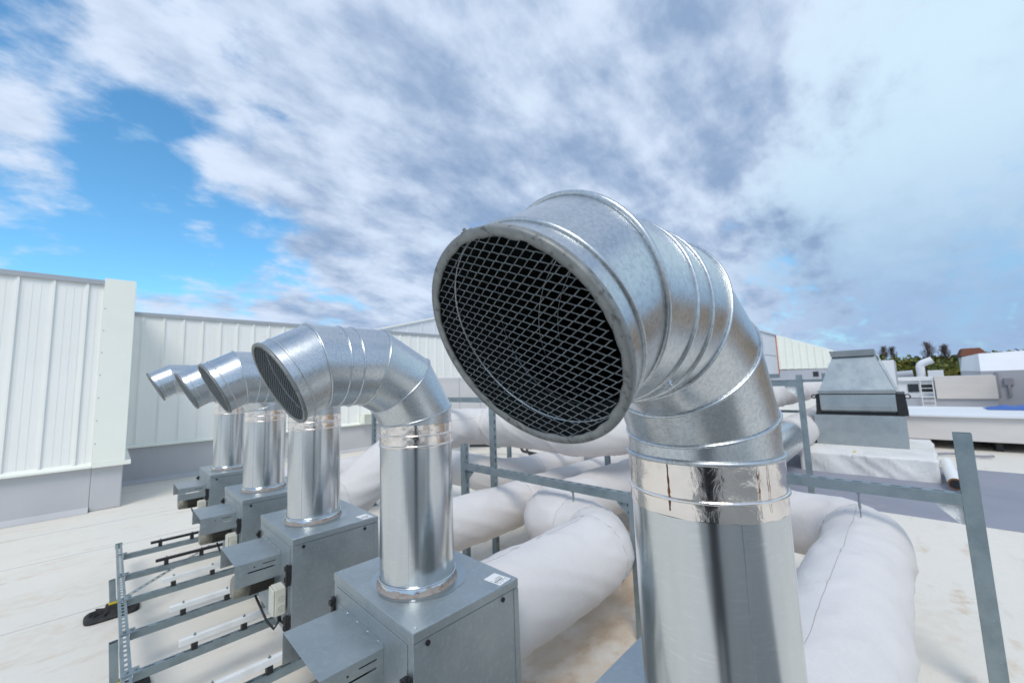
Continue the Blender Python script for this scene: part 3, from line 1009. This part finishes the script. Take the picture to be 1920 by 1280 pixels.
# ------------------------------------------------------------------ hanger racks
def rack(xr, ya, yb, zbeam, ztop, label, rods, w=.085, near_web=-1, gus=True):
    base = (xr, (ya+yb)/2, FL)
    t = thing('hanger_frame', base, label, 'duct rack', 'steel hanger frames over the ducts')
    for yv, zt__ in ((ya, ztop[0]), (yb, ztop[1])):
        m = MB(base)
        strut(m, (xr, yv-.5*w, FL+.012), (xr, yv-.5*w, zt__), (0, -1, 0), w*.8, w, .10, .055)
        m.box((xr-.055, yv-.075, FL+.001), (xr+.055, yv+.03, FL+.0115))
        m.build('post', 'strut', t)
    m = MB(base)
    strut(m, (xr, ya+.51*w, zbeam), (xr, yb-.51*w, zbeam), (0, 0, 1), w*.78, w*.92, .11, .06)
    m.build('beam', 'strut', t)
    if gus:
        for yv, sg in ((ya+.51*w, 1), (yb-.51*w, -1)):
            m = MB(base)
            zb_ = zbeam-w*.925
            q = .13
            ring0 = [(xr-.003, yv, zb_), (xr-.003, yv+sg*q, zb_), (xr-.003, yv+sg*q, zb_-.02), (xr-.003, yv+sg*.02, zb_-q), (xr-.003, yv, zb_-q)]
            ring1 = [(a+.006, b, c) for a, b, c in ring0]
            m.add(ring0+ring1, [(0, 1, 2, 3, 4), (9, 8, 7, 6, 5)]+[(i, i+5, (i+1) % 5+5, (i+1) % 5) for i in range(5)])
            for dy_, dz_ in ((.03, .03), (.09, .028), (.028, .09)):
                m.cyl((xr-.004, yv+sg*dy_, zb_-dz_), (xr-.012, yv+sg*dy_, zb_-dz_), .009, 6)
            m.build('gusset', 'white_paint' if xr > 4 and sg == 1 else 'strut', t)
    for yv, z1 in rods:
        m = MB(base)
        zb_ = zbeam-w*.92
        m.cyl((xr, yv, zb_), (xr, yv, z1), .005, 6)
        m.box((xr-.02, yv-.012, zb_-.012), (xr+.02, yv+.012, zb_-.001))
        m.cyl((xr, yv, (zb_+z1)/2+.04), (xr, yv, (zb_+z1)/2-.03), .009, 8)
        m.build('hanger_rod', 'strut', t)
    return t
rack(3.27, 1.79, 4.16, -1.0, (-.98, -.76), 'slotted hanger beam and posts between the second stack and the nearest one', [(2.45, -1.18), (3.55, -1.22)], w=.085)
rack(4.2, -.235, 2.05, -.866, (-.452, -.6), 'hanger frame at the right with a tall slanting looking post near the picture edge', [(.36, -1.14)], w=.088)
rack(3.62, 3.99, 7.4, -.18, (-.12, -.14), 'tall slotted posts standing just behind the slotted beam, below the big grille', [(5.1, -.36)], w=.075, gus=False)
rack(6.1, .96, 3.2, -.10, (-.02, -.02), 'hanger frame left of the hooded roof vent, its thin post fully visible', [(2.4, -.36)], w=.062)
far_rack = rack(15.2, 1.78, 4.6, -.20, (-.02, -.02), 'hanger frame half hidden by the hooded roof vent', [(2.5, -.33)], w=.085, gus=False)
rack(5.3, 3.3, 5.4, -1.0, (-.9, -.9), 'low hanger frame over the grey wrapped duct', [(4.55, -1.17)], w=.07, gus=False)

m = MB((15.2, (1.78+4.6)/2, FL))
strut(m, (15.2, 1.82, -1.15), (15.2, 4.55, -1.15), (0, 0, 1), .066, .078, .11, .06)
m.build('beam', 'strut', far_rack)

# cables lying behind
def cable(name, pts, r_, label):
    o = MB().tube(fillet(pts, .08, .05), r_, 6).build(name, 'black')
    return tag(o, label, 'cable')
cable('power_cable', [(8.0, 9.9, FL+.3), (8.75, 8.75, FL+.32), (9.3, 8.1, FL+.34), (9.7, 7.5, FL+.32), (10.2, 6.9, FL+.34), (11.2, 6.0, FL+.36)], .045, 'black cable running behind the low snaking duct')
cable('power_cable', [(8.9, 8.6, FL+.30), (8.3, 7.9, FL+.28), (8.1, 7.2, FL+.30), (8.15, 6.4, FL+.26), (8.5, 6.1, FL+.34), (9.0, 6.5, FL+.42), (9.6, 7.2, FL+.40)], .04, 'looped black cable tangled behind the low ducts')
cable('power_cable', [(8.4, 7.9, FL+.42), (8.0, 7.4, FL+.3), (8.2, 7.2, FL+.12), (8.6, 7.0, FL+.25), (8.3, 6.7, FL+.34)], .03, 'short black cable hooked over the looped one')

# ------------------------------------------------------------------ hooded roof vent on its kerb
vb = (12.5, .85, FL)
t = thing('roof_curb', vb, 'wide white membrane wrapped plinth under the hooded roof vent', 'plinth')
NX, NZ = 60, 12
m = MB(vb)
def cpt(u, z):
    # perimeter parameter u in 0..4 over a box
    xa, xb, ya, yb = 11.3, 14.6, -.28, 1.92
    k = int(u) % 4
    f = u-int(u)
    c = [(xa, yb), (xa, ya), (xb, ya), (xb, yb)]
    a, b = c[k], c[(k+1) % 4]
    x_, y_ = a[0]+(b[0]-a[0])*f, a[1]+(b[1]-a[1])*f
    nx, ny = [(-1, 0), (0, -1), (1, 0), (0, 1)][k]
    e_ = math.sin(f*PI)**.3
    d = (.05*noise.noise(Vector((x_*1.2, y_*2.4+z*1.6, z*1.1)))+.035*max(0, 1-abs(noise.noise(Vector((x_, y_*2.2-z*2.4, 4)))*4)))*e_ * (1-abs(z-.2)*1.5)
    return (x_+nx*d, y_+ny*d, FL+z)
N_ = 160
rs = [[Vector(cpt(4*i/N_, .415*j/NZ)) for i in range(N_)] for j in range(NZ+1)]
rs.append([Vector((12.9+(p.x-12.9)*.97, .82+(p.y-.82)*.97, FL+.43)) for p in rs[-1]])
m.rings(rs, caps=(False, True))
m.build('wrapped_plinth', 'cloth_old', t)
m = MB(vb)
m.tube([(11.3, -.02+.03*i, FL+.41) for i in range(3)], .004, 5)
m.add([(11.28, .95, FL+.42), (11.28, 1.0, FL+.42), (11.27, .99, FL+.36), (11.27, .96, FL+.36)], [(0, 1, 2, 3)])
m.build('patch', 'cloth_old', t)
tag(MB().box((11.6, .95, FL+.4325), (11.66, 1.0, FL+.45)).build('wooden_offcut', 'yellow'), 'tiny yellow offcut lying on the white plinth', 'offcut')

KZ = FL+.432
t = thing('hooded_roof_vent', (13.2, .9, KZ), 'big galvanised roof vent with a flared trapezoid hood, right of the nearest stack', 'roof vent')
o_ = (13.2, .9, KZ)
XF, XBK = 12.62, 14.0
m = MB(o_)
m.box((XF, .10, KZ+.001), (XBK, 1.76, -1.05))
m.build('base_box', 'sheet', t, bevel=.006)
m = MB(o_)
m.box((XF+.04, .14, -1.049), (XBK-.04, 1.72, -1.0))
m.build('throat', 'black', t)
m = MB(o_)
# louvred drum: flat upper, curved in under
ya_, yb_ = .22, 1.60
prof = [(XF+.02, -.53), (XF-.03, -.56), (XF-.035, -.84), (XF-.01, -.93), (XF+.07, -.985), (XF+.2, -1.0)]
vs = [(x_, ya_, z_) for x_, z_ in prof]+[(x_, yb_, z_) for x_, z_ in prof]
k = len(prof)
m.add(vs, [(i, i+1, i+1+k, i+k) for i in range(k-1)], False)
m.add([(x_, ya_, z_) for x_, z_ in prof]+[(XBK-.1, ya_, -1.0), (XBK-.1, ya_, -.53)], [tuple(range(k+2))])
m.add([(x_, yb_, z_) for x_, z_ in prof]+[(XBK-.1, yb_, -1.0), (XBK-.1, yb_, -.53)], [tuple(range(k+2))[::-1]])
m.build('front_drum', 'sheet', t, solid=.004)
for ys, sg in ((ya_, -1), (yb_, 1)):
    m = MB(o_)
    q = sg*(.075 if sg > 0 else .15)
    y0_, y1_ = ys+sg*.006, ys+q
    m.add([(XF-.02, y0_, -.54), (XF-.02, y1_, -.54), (XF+.0, y1_+sg*.03, -1.04), (XF+.0, y0_, -1.04), (XBK-.1, y0_, -.54), (XBK-.1, y1_, -.54), (XBK-.1, y1_+sg*.03, -1.04), (XBK-.1, y0_, -1.04)],
          [(0, 1, 2, 3), (4, 7, 6, 5), (0, 4, 5, 1), (1, 5, 6, 2), (2, 6, 7, 3), (3, 7, 4, 0)])
    cc = Vector((XF-.02, y1_, -.60))
    m.tube([cc+Vector((0, sg*.045+.045*math.cos(a*PI/9), .045*math.sin(a*PI/9))) for a in range(18)], .012, 6, closed=True)
    m.build('side_bracket', 'black', t)
m = MB(o_)
def trap(z, x0, x1, y0, y1):
    return [Vector((x0, y0, z)), Vector((x1, y0, z)), Vector((x1, y1, z)), Vector((x0, y1, z))]
m.rings([trap(-.53, XF-.05, XBK, .21, 1.62), trap(-.455, XF-.06, XBK, .20, 1.63), trap(-.45, XF-.03, XBK-.05, .23, 1.60), trap(.37, XF+.35, XBK-.4, .50, 1.30)], smooth=False, caps=(True, True))
m.build('hood', 'sheet', t, bevel=.004)
m = MB(o_)
m.rings([trap(.371, XF+.30, XBK-.35, .49, 1.31), trap(.52, XF+.22, XBK-.30, .50, 1.34)], smooth=False, caps=(False, True))
m.build('top_cap', 'sheet', t, bevel=.004)
m = MB(o_)
for yy0, yy1 in ((.18, .48),):
    m.add([(XF+.3, yy1-.02, .37), (XF+.3, yy1-.05, .37), (XF-.06, .15, -.47), (XF-.06, .20, -.47), (XF+.32, yy1-.02, .37), (XF+.32, yy1-.05, .37), (XF-.04, .15, -.47), (XF-.04, .20, -.47)], [(0, 1, 2, 3), (7, 6, 5, 4), (0, 4, 5, 1), (1, 5, 6, 2), (3, 2, 6, 7), (0, 3, 7, 4)])
m.build('side_brace', 'sheet', t)

# short rusty pipe stub lying beside the kerb
t = thing('pipe_stub', (10.9, -.55, FL), 'short white pipe end with rusty mouth beside the plinth', 'pipe')
o_ = (10.9, -.55, FL)
m = MB(o_)
a_, b_ = Vector((12.3, -.42, FL+.25)), Vector((10.75, -.44, FL+.13))
m.tube([a_, b_], .10, 28)
m.build('pipe', 'white_paint', t)
d_ = (b_-a_).normalized()
m = MB(o_)
m.cyl(b_+d_*.001, b_+d_*.02, .104, 24)
m.build('rusty_mouth', 'rust', t)
m = MB(o_)
m.cyl(b_+d_*.021, b_+d_*.024, .08, 24)
m.build('opening', 'black', t)

# ------------------------------------------------------------------ far roof, right side
def wbox(name, a, b, mt, label, cat, bevel=.01, group=None):
    o = MB().box(a, b).build(name, mt, None, bevel=bevel)
    return tag(o, label, cat, group)
t = thing('rectangular_duct', (19, -4, FL), 'long flat white rectangular duct running right from the hooded vent', 'duct')
o_ = (19, -4, FL)
MB(o_).box((16.1, -4.2, -1.95), (19.5, .9, -1.32)).build('duct_body', 'white_warm', t, bevel=.02)
MB(o_).box((16.0, -4.25, -1.318), (19.6, .95, -1.27)).build('cover_sheet', 'white_far', t)
for yv in (-3.8, -1.6, .3):
    MB(o_).box((16.3, yv, FL+.001), (19.3, yv+.12, -1.951)).build('skid', 'black', t)
for i, (x_, y0_, y1_, wv) in enumerate(((23.8, -4.7, .5, .02), (17.7, -4.7, .6, .035), (14.9, -1.3, .4, .03), (12.0, -6, -2.0, .03))):
    pts = [(x_+.12*math.sin(j*1.7+i), y0_+(y1_-y0_)*j/9, FL+.03+wv) for j in range(10)]
    o = MB().tube(pts, wv, 6).build('conduit', 'black' if i != 2 else 'grey_wrap')
    tag(o, ['thin dark conduit line farthest back on the right hand roof', 'black conduit crossing the stained roof behind the right post', 'short dark conduit on the grey membrane beside the plinth', 'black conduit at the right edge on the grey roof'][i], 'conduit')
for i, (x_, y_) in enumerate(((17.7, -1.05), (23.6, -1.1))):
    tag(MB().box((x_-.15, y_-.12, FL+.001), (x_+.15, y_+.12, FL+.14)).build('support_block', 'white_paint', bevel=.01),
        ['small white support block under the nearer black conduit', 'small white support block under the far thin conduit'][i], 'block')

# white plant housing with orange edge, on steel
t = thing('plant_housing', (11.8, 3.7, -.03), 'tall white plant housing with an orange corner strip, just right of the big stack', 'plant housing')
o_ = (11.8, 3.7, -.03)
m = MB(o_)
m.box((10.0, 2.62, .0), (13.7, 4.8, 1.13))
m.build('body', 'white_far', t, bevel=.01)
MB(o_).box((13.66, 2.60, 0), (13.71, 2.619, 1.13)).build('corner_strip', 'orange', t)
MB(o_).box((9.96, 2.58, 1.131), (13.74, 4.84, 1.16)).build('top_sheet', 'white_far', t)
MB(o_).box((10.1, 2.611, .52), (13.6, 2.619, .53)).build('panel_joint', 'grey_far', t)
MB(o_).box((9.985, 2.75, .62), (9.999, 4.2, 1.02)).build('louvre', 'window', t)
MB(o_).cyl((11.0, 2.619, .80), (11.0, 2.60, .80), .035, 10).build('lock', 'rust', t)
for xv in (10.05, 13.6):
    for yv in (3.1, 4.6):
        MB(o_).box((xv, yv, FL), (xv+.1, yv+.1, -.111)).build('leg', 'strut', t)
for yv in (2.64, 4.6):
    MB(o_).box((9.8, yv, -.11), (13.9, yv+.1, -.002)).build('beam', 'strut', t)

t = thing('plant_housing', (24, 1.2, FL), 'white box housing right behind the hooded roof vent', 'plant housing')
o_ = (24, 1.2, FL)
MB(o_).box((22, .30, FL), (25, 2.4, .40)).build('body', 'white_far', t, bevel=.01)
m = MB(o_)
for i in range(6):
    m.box((22.2+i*.45, .27, -.6), (22.24+i*.45, .299, .36))
m.build('side_rib', 'grey_far', t)

t = thing('exhaust_elbow', (33, .2, -.6), 'small curved white exhaust elbow on a distant roof below the trees', 'exhaust elbow')
o_ = (33, .2, -.6)
m = MB(o_)
m.tube(fillet([(33, -.62, -.5), (33, -.62, .28), (33, -1.15, .50)], .3, .06), .19, 20)
m.build('elbow', 'white_far', t)
m = MB(o_)
m.tube([(33, -.3, -.25), (33, 2.0, -.42)], .2, 20)
m.build('pipe_run', 'grey_far', t)
MB(o_).box((32.7, -1.5, -.75), (33.4, -.9, -.1)).build('fan_box', 'white_far', t)

t = thing('penthouse', (31, -1.6, FL), 'low white roof penthouse with a dark window opening and a ladder, in the distance', 'building')
o_ = (31, -1.6, FL)
MB(o_).box((30, -3.05, -1.55), (31.4, -1.02, -.42)).build('slab_wall', 'white_warm', t)
MB(o_).box((30.6, -1.0, -1.50), (31.3, .6, -.62)).build('wing_wall', 'white_far', t)
MB(o_).box((30.1, -3.0, FL), (31.35, .6, -1.56)).build('base', 'grey_far', t)
MB(o_).box((30.45, -1.015, -.615), (31.6, .75, -.425)).build('roof', 'white_far', t)
for k_, (ya2, yb2) in enumerate(((-.42, 0.0), (-.92, -.5))):
    MB(o_).box((30.56, ya2, -1.22), (30.62, yb2, -.80)).build('window', 'window', t)
m = MB(o_)
m.box((29.9, -.95, -2.0), (29.93, -.92, -.6)).box((29.9, -.50, -2.0), (29.93, -.47, -.6))
for i in range(6):
    m.box((29.9, -.92, -1.9+i*.22), (29.92, -.5, -1.87+i*.22))
m.build('ladder', 'white_paint', t)

t = thing('white_hall', (34, -7, FL), 'large white hall with a grey lower wall at the right picture edge', 'building')
o_ = (34, -7, FL)
m = MB(o_)
m.box((31.6, -12, FL), (42, -2.75, -.22))
m.build('lower_wall', 'grey_far', t)
m = MB(o_)
m.add([(31.6, -12, -.219), (31.6, -3.1, -.219), (33.2, -2.9, .72), (33.2, -12, .98), (42, -2.9, .72), (42, -12, .98), (42, -2.75, -.219), (42, -12, -.219), (31.6, -2.75, -.219)],
      [(0, 1, 2, 3), (3, 2, 4, 5), (1, 8, 2), (8, 6, 4, 2), (5, 4, 6, 7)])
m.build('sloping_roof', 'white_far', t)
MB(o_).box((31.5, -3.3, -1.5), (31.599, -3.2, -.3)).build('downpipe', 'grey_wrap', t)
MB(o_).box((31.5, -3.75, -.95), (31.599, -3.45, -.6)).box((31.5, -3.65, -1.5), (31.599, -3.55, -.951)).build('wall_box', 'grey_wrap', t)

m = MB((21.5, -2.2, -1.27))
random.seed(3)
gx, gy = 16, 20
vs, fs = [], []
for i in range(gx+1):
    for j in range(gy+1):
        u, v_ = i/gx, j/gy
        h_ = max(0, math.sin(u*PI))*max(0, math.sin(v_*PI))**.7*(.22+.10*noise.noise(Vector((u*4, v_*5, 1))))
        vs.append((20.4+u*1.1, -3.0+v_*1.1, -1.265+h_*.5+.002))
for i in range(gx):
    for j in range(gy):
        a = i*(gy+1)+j
        fs.append((a, a+gy+1, a+gy+2, a+1))
m = MB((0, 0, 0))
m.add([(x_-2.2, y_+.3, z_) for x_, y_, z_ in vs], fs, True)
o = m.build('tarpaulin', 'blue_tarp')
tag(o, 'crumpled blue tarpaulin lying on the long white duct', 'tarpaulin')

# white clad plenum in front of the back wall
t = thing('clad_plenum', (12, 10.4, FL), 'white clad plenum box in front of the back wall, behind the second stack', 'plenum')
o_ = (12, 10.4, FL)
MB(o_).box((6.9, 10, -.9), (15, 11.2, .25)).build('body', 'white_warm', t, bevel=.03)
m = MB(o_)
for i in range(9):
    m.box((7.7+i*.85, 9.992, -.88), (7.715+i*.85, 9.999, .22))
m.build('joint', 'grey_far', t)
for i in range(4):
    for yv in (10.2, 10.9):
        MB(o_).box((7.2+i*2.3, yv, FL), (7.3+i*2.3, yv+.1, -.901)).build('leg', 'strut', t)

mat('tan_render', (.44, .32, .21), .8, 0, .2, var=[(.8, (.36, .26, .17), .4, .65)])
t = thing('unseen_tan_building', (21, -17, FL), 'unseen low tan building with dark windows, added past the right edge to reflect in the metal', 'building')  # added out of view so the galvanised hoods mirror a tan band
o_ = (21, -17, FL)
MB(o_).box((15, -26, -1.9), (29, -5, 2.0)).build('wall', 'tan_render', t)
MB(o_).box((14.95, -26, FL), (29, -4.95, -1.901)).build('base', 'motor_dark', t)
for i in range(4):
    MB(o_).box((14.93, -24+i*4.5, .1), (14.999, -22+i*4.5, 1.2)).build('window', 'window', t)
    MB(o_).box((16+i*3.2, -4.999, .1), (17.5+i*3.2, -4.94, 1.2)).build('window', 'window', t)
mat('unseen_dark_sheet', (.21, .22, .215), .8, 0, .2, var=[(1.5, (.26, .26, .25), .4, .7)])
tag(MB().box((-14, -13, FL), (1.8, -.45, FL+.004)).build('grey_floor_sheet', 'unseen_dark_sheet'), kind='structure')  # unseen dark sheet added behind the camera to darken what the hoods mirror

# ------------------------------------------------------------------ horizon: hill, trees, houses
m = MB()
rows = []
NH = 60
for j in range(12):
    rr_ = []
    for i in range(NH+1):
        a = math.radians(-60+95*i/NH)
        d = 150+j*25
        hgt = -12 + (13.5*min(1, j/6.0)**.8) + 1.6*noise.noise(Vector((a*5, j*.4, 0)))
        rr_.append(Vector((d*math.cos(a), d*math.sin(a), hgt)))
    rows.append(rr_)
vs = [p for r_ in rows for p in r_]
fs = [(j*(NH+1)+i, j*(NH+1)+i+1, (j+1)*(NH+1)+i+1, (j+1)*(NH+1)+i) for j in range(11) for i in range(NH)]
m.add(vs, fs, True)
tag(m.build('hill', 'hill'), kind='structure')

def leaf_clump(mb, c, rx, rz, n, s):
    for _ in range(n):
        while True:
            p = Vector((random.uniform(-1, 1), random.uniform(-1, 1), random.uniform(-1, 1)))
            if p.length < 1:
                break
        p = p.normalized()*(p.length**.5)
        q = Vector(c)+Vector((p.x*rx, p.y*rx, p.z*rz))
        a = Vector((random.gauss(0, 1), random.gauss(0, 1), random.gauss(0, 1))).normalized()
        b = a.orthogonal().normalized()
        c_ = a.cross(b)
        sz = s*random.uniform(.6, 1.4)
        mb.add([q+b*sz, q+c_*sz*.8, q-b*sz, q-c_*sz*.8], [(0, 1, 2, 3)])
random.seed(11)
m = MB()
for i in range(300):
    a = math.radians(random.uniform(-22, 9))
    d = random.uniform(150, 215)
    leaf_clump(m, (d*math.cos(a), d*math.sin(a), random.uniform(-8, 1.0)+ (d-150)*.022), random.uniform(3, 5), random.uniform(2, 3.6), 70, .75)
tag(m.build('woodland', 'leaf'), 'dense green woodland covering the distant hillside', 'woodland', kind='stuff')
random.seed(12)
m = MB()
for i in range(70):
    a = math.radians(random.uniform(-4, 4.5))
    d = random.uniform(216, 235)
    leaf_clump(m, (d*math.cos(a), d*math.sin(a), random.uniform(.5, 2.9)), random.uniform(3, 5), random.uniform(1.6, 2.4), 60, .7)
tag(m.build('woodland', 'leaf_dark'), 'dark belt of trees along the ridge of the hill', 'woodland', kind='stuff')

def bare_tree(x_, y_, z_, h, seed, label, spread=.35):
    random.seed(seed)
    t = thing('bare_tree', (x_, y_, z_), label, 'tree', 'leafless trees on the ridge')
    tr, cr = MB((x_, y_, z_)), MB((x_, y_, z_))
    base = Vector((x_, y_, z_))
    tr.tube([base, base+Vector((.1, .1, h*.5)), base+Vector((0, .2, h*.95))], .2, 6, radii=[.26, .16, .04])
    for i in range(42):
        f = random.uniform(.2, .9)
        p = base+Vector((0, 0, h*f))
        a = random.uniform(0, 2*PI)
        L = h*.38*(1.05-f)*random.uniform(.6, 1.2)
        q = p+Vector((math.cos(a)*L*spread*2, math.sin(a)*L*spread*2, L*1.1))
        tr.tube([p, (p+q)/2+Vector((0, 0, -.1)), q], .07, 4, radii=[.09, .06, .03])
        for j in range(5):
            g_ = p.lerp(q, random.uniform(.3, 1))
            e_ = g_+Vector((random.gauss(0, .5), random.gauss(0, .5), random.uniform(.4, 1.4)))
            cr.tube([g_, e_], .035, 3, radii=[.045, .02])
            for _ in range(3):
                k_ = g_.lerp(e_, random.random())
                cr.tube([k_, k_+Vector((random.gauss(0, .35), random.gauss(0, .35), random.uniform(.2, .7)))], .02, 3, radii=[.03, .012])
    tr.build('trunk', 'bark', t)
    cr.build('crown', 'bark', t)
    return t
for args in ((210, 5.2, 1.5, 7.2, 1, 'leafless tree just right of the hooded vent, leftmost of the ridge trees'), (210, 2.9, 1.5, 6.6, 2, 'leafless tree second from left on the ridge'),
             (205, -6.3, 1.5, 7.6, 3, 'tallest leafless tree, above the small white exhaust elbow', .5), (206, -10.4, 1.5, 6.2, 4, 'leafless tree right of the tallest one', .5)):
    bare_tree(*args)
random.seed(21)
for i, (yv, w_) in enumerate(((-33, 3.2), (-40, 4.0), (-47.5, 3.4))):
    t = thing('leafy_tree', (205, yv, 1), ['low budding tree over the white hall, left of three', 'low budding tree over the white hall, middle of three', 'low budding tree over the white hall, nearest the picture edge'][i], 'tree')
    o_ = (205, yv, 1)
    m = MB(o_)
    for _ in range(7):
        leaf_clump(m, (205+random.uniform(-2, 2), yv+random.uniform(-w_, w_), 6.0+random.uniform(-1.2, .9)), 1.9, 1.3, 90, .33)
    m.build('crown', 'leaf', t)
    MB(o_).tube([(205, yv, 1), (205, yv, 5.5)], .3, 6, radii=[.35, .2]).build('trunk', 'bark', t)

t = thing('red_roofed_house', (126, -11.2, FL), 'white house with a red tiled roof at the foot of the trees', 'house')
o_ = (126, -11.2, FL)
MB(o_).box((122, -11.4, -8), (132, -8.6, 2.3)).build('wall', 'white_far', t)
MB(o_).add([(121.5, -11.8, 2.3), (132.5, -11.8, 2.3), (132.5, -8.2, 2.3), (121.5, -8.2, 2.3), (124, -11.2, 3.9), (130, -11.2, 3.9), (130, -8.8, 3.9), (124, -8.8, 3.9)],
           [(0, 1, 5, 4), (1, 2, 6, 5), (2, 3, 7, 6), (3, 0, 4, 7), (4, 5, 6, 7), (3, 2, 1, 0)]).build('roof', 'tile', t)
for zz_ in (.7, -1.4):
    for j in range(4):
        MB(o_).box((121.93, -9.2-j*.62, zz_), (121.99, -8.8-j*.62, zz_+1.0)).build('window', 'window', t)

# ------------------------------------------------------------------ the photographer, mirrored in the polished risers
pbx, pby = -.52*math.cos(math.radians(44.6)), -.52*math.sin(math.radians(44.6))
pt = thing('person', (pbx, pby, FL), 'person in dark jacket and trousers holding the camera up at eye height', 'person')
F = Vector((math.cos(math.radians(44.6)), math.sin(math.radians(44.6)), 0))
S = Vector((F.y, -F.x, 0))
def skin(name, verts, edges, m_, parent, root=0):
    me = bpy.data.meshes.new(name)
    me.from_pydata([F*a + S*b + Vector((0, 0, c)) for a, b, c, _ in verts], edges, [])
    me.materials.append(MATS[m_])
    o = bpy.data.objects.new(name, me)
    COL.objects.link(o)
    o.parent = parent
    md = o.modifiers.new('skin', 'SKIN')
    for i, v_ in enumerate(verts):
        me.skin_vertices[0].data[i].radius = (v_[3], v_[3])
        me.skin_vertices[0].data[i].use_root = (i == root)
    md.use_smooth_shade = True
    o.modifiers.new('sub', 'SUBSURF').levels = 1
    o.modifiers['sub'].render_levels = 2
    return o
mat('jacket', (.022, .024, .03), .8, 0, .2, bump=[(14, .5, .01)])
mat('trousers', (.035, .04, .055), .85, 0, .2)
mat('skin_tone', (.50, .32, .24), .5)
mat('hair', (.03, .02, .014), .6)
k = 1.27
body = [(0, 0, .62*k, .23), (0, 0, 1.1*k, .20), (.01, 0, 1.38*k, .18), (0, 0, 1.50*k, .09), (.02, 0, 1.58*k, .07),
        (0, .20, 1.46*k, .09), (.10, .30, 1.22*k, .065), (.36, .17, 1.56*k, .045),
        (0, -.20, 1.46*k, .09), (.10, -.30, 1.22*k, .065), (.36, -.17, 1.56*k, .045)]
skin('jacket', body, [(0, 1), (1, 2), (2, 3), (3, 4), (2, 5), (5, 6), (6, 7), (2, 8), (8, 9), (9, 10)], 'jacket', pt)
legs = [(0, 0, .98*k, .155), (0, .12, .90*k, .115), (.02, .14, .50*k, .08), (0, .14, .08*k, .055), (.16, .16, .045, .05),
        (0, -.12, .90*k, .115), (.03, -.14, .50*k, .08), (0, -.14, .08*k, .055), (.16, -.16, .045, .05)]
skin('trousers', legs, [(0, 1), (1, 2), (2, 3), (3, 4), (0, 5), (5, 6), (6, 7), (7, 8)], 'trousers', pt)
head = [(.03, 0, 1.55*k, .055), (.04, 0, 1.63*k, .085), (.05, 0, 1.70*k, .10), (.045, 0, 1.76*k, .085), (.155, 0, 1.67*k, .016), (.05, .105, 1.67*k, .018), (.05, -.105, 1.67*k, .018)]
skin('head', head, [(0, 1), (1, 2), (2, 3), (2, 4), (2, 5), (2, 6)], 'skin_tone', pt)
skin('hair', [(.0, 0, 1.66*k, .09), (.02, 0, 1.76*k, .105), (.06, 0, 1.80*k, .08)], [(0, 1), (1, 2)], 'hair', pt)
for sg in (-1, 1):
    hv = [(.37, sg*.165, 1.57*k, .03), (.42, sg*.12, 1.60*k, .034)]
    he = [(0, 1)]
    for q in range(4):
        b_ = len(hv)
        hv += [(.445, sg*(.10-.008*q), 1.575*k+.024*q, .011), (.468, sg*(.078-.006*q), 1.58*k+.024*q, .0095), (.470-.004*q, sg*.052, 1.585*k+.024*q, .0085)]
        he += [(1, b_), (b_, b_+1), (b_+1, b_+2)]
    b_ = len(hv)
    hv += [(.41, sg*.09, 1.60*k, .013), (.395, sg*.06, 1.615*k, .011)]
    he += [(1, b_), (b_, b_+1)]
    skin('hand', hv, he, 'skin_tone', pt)
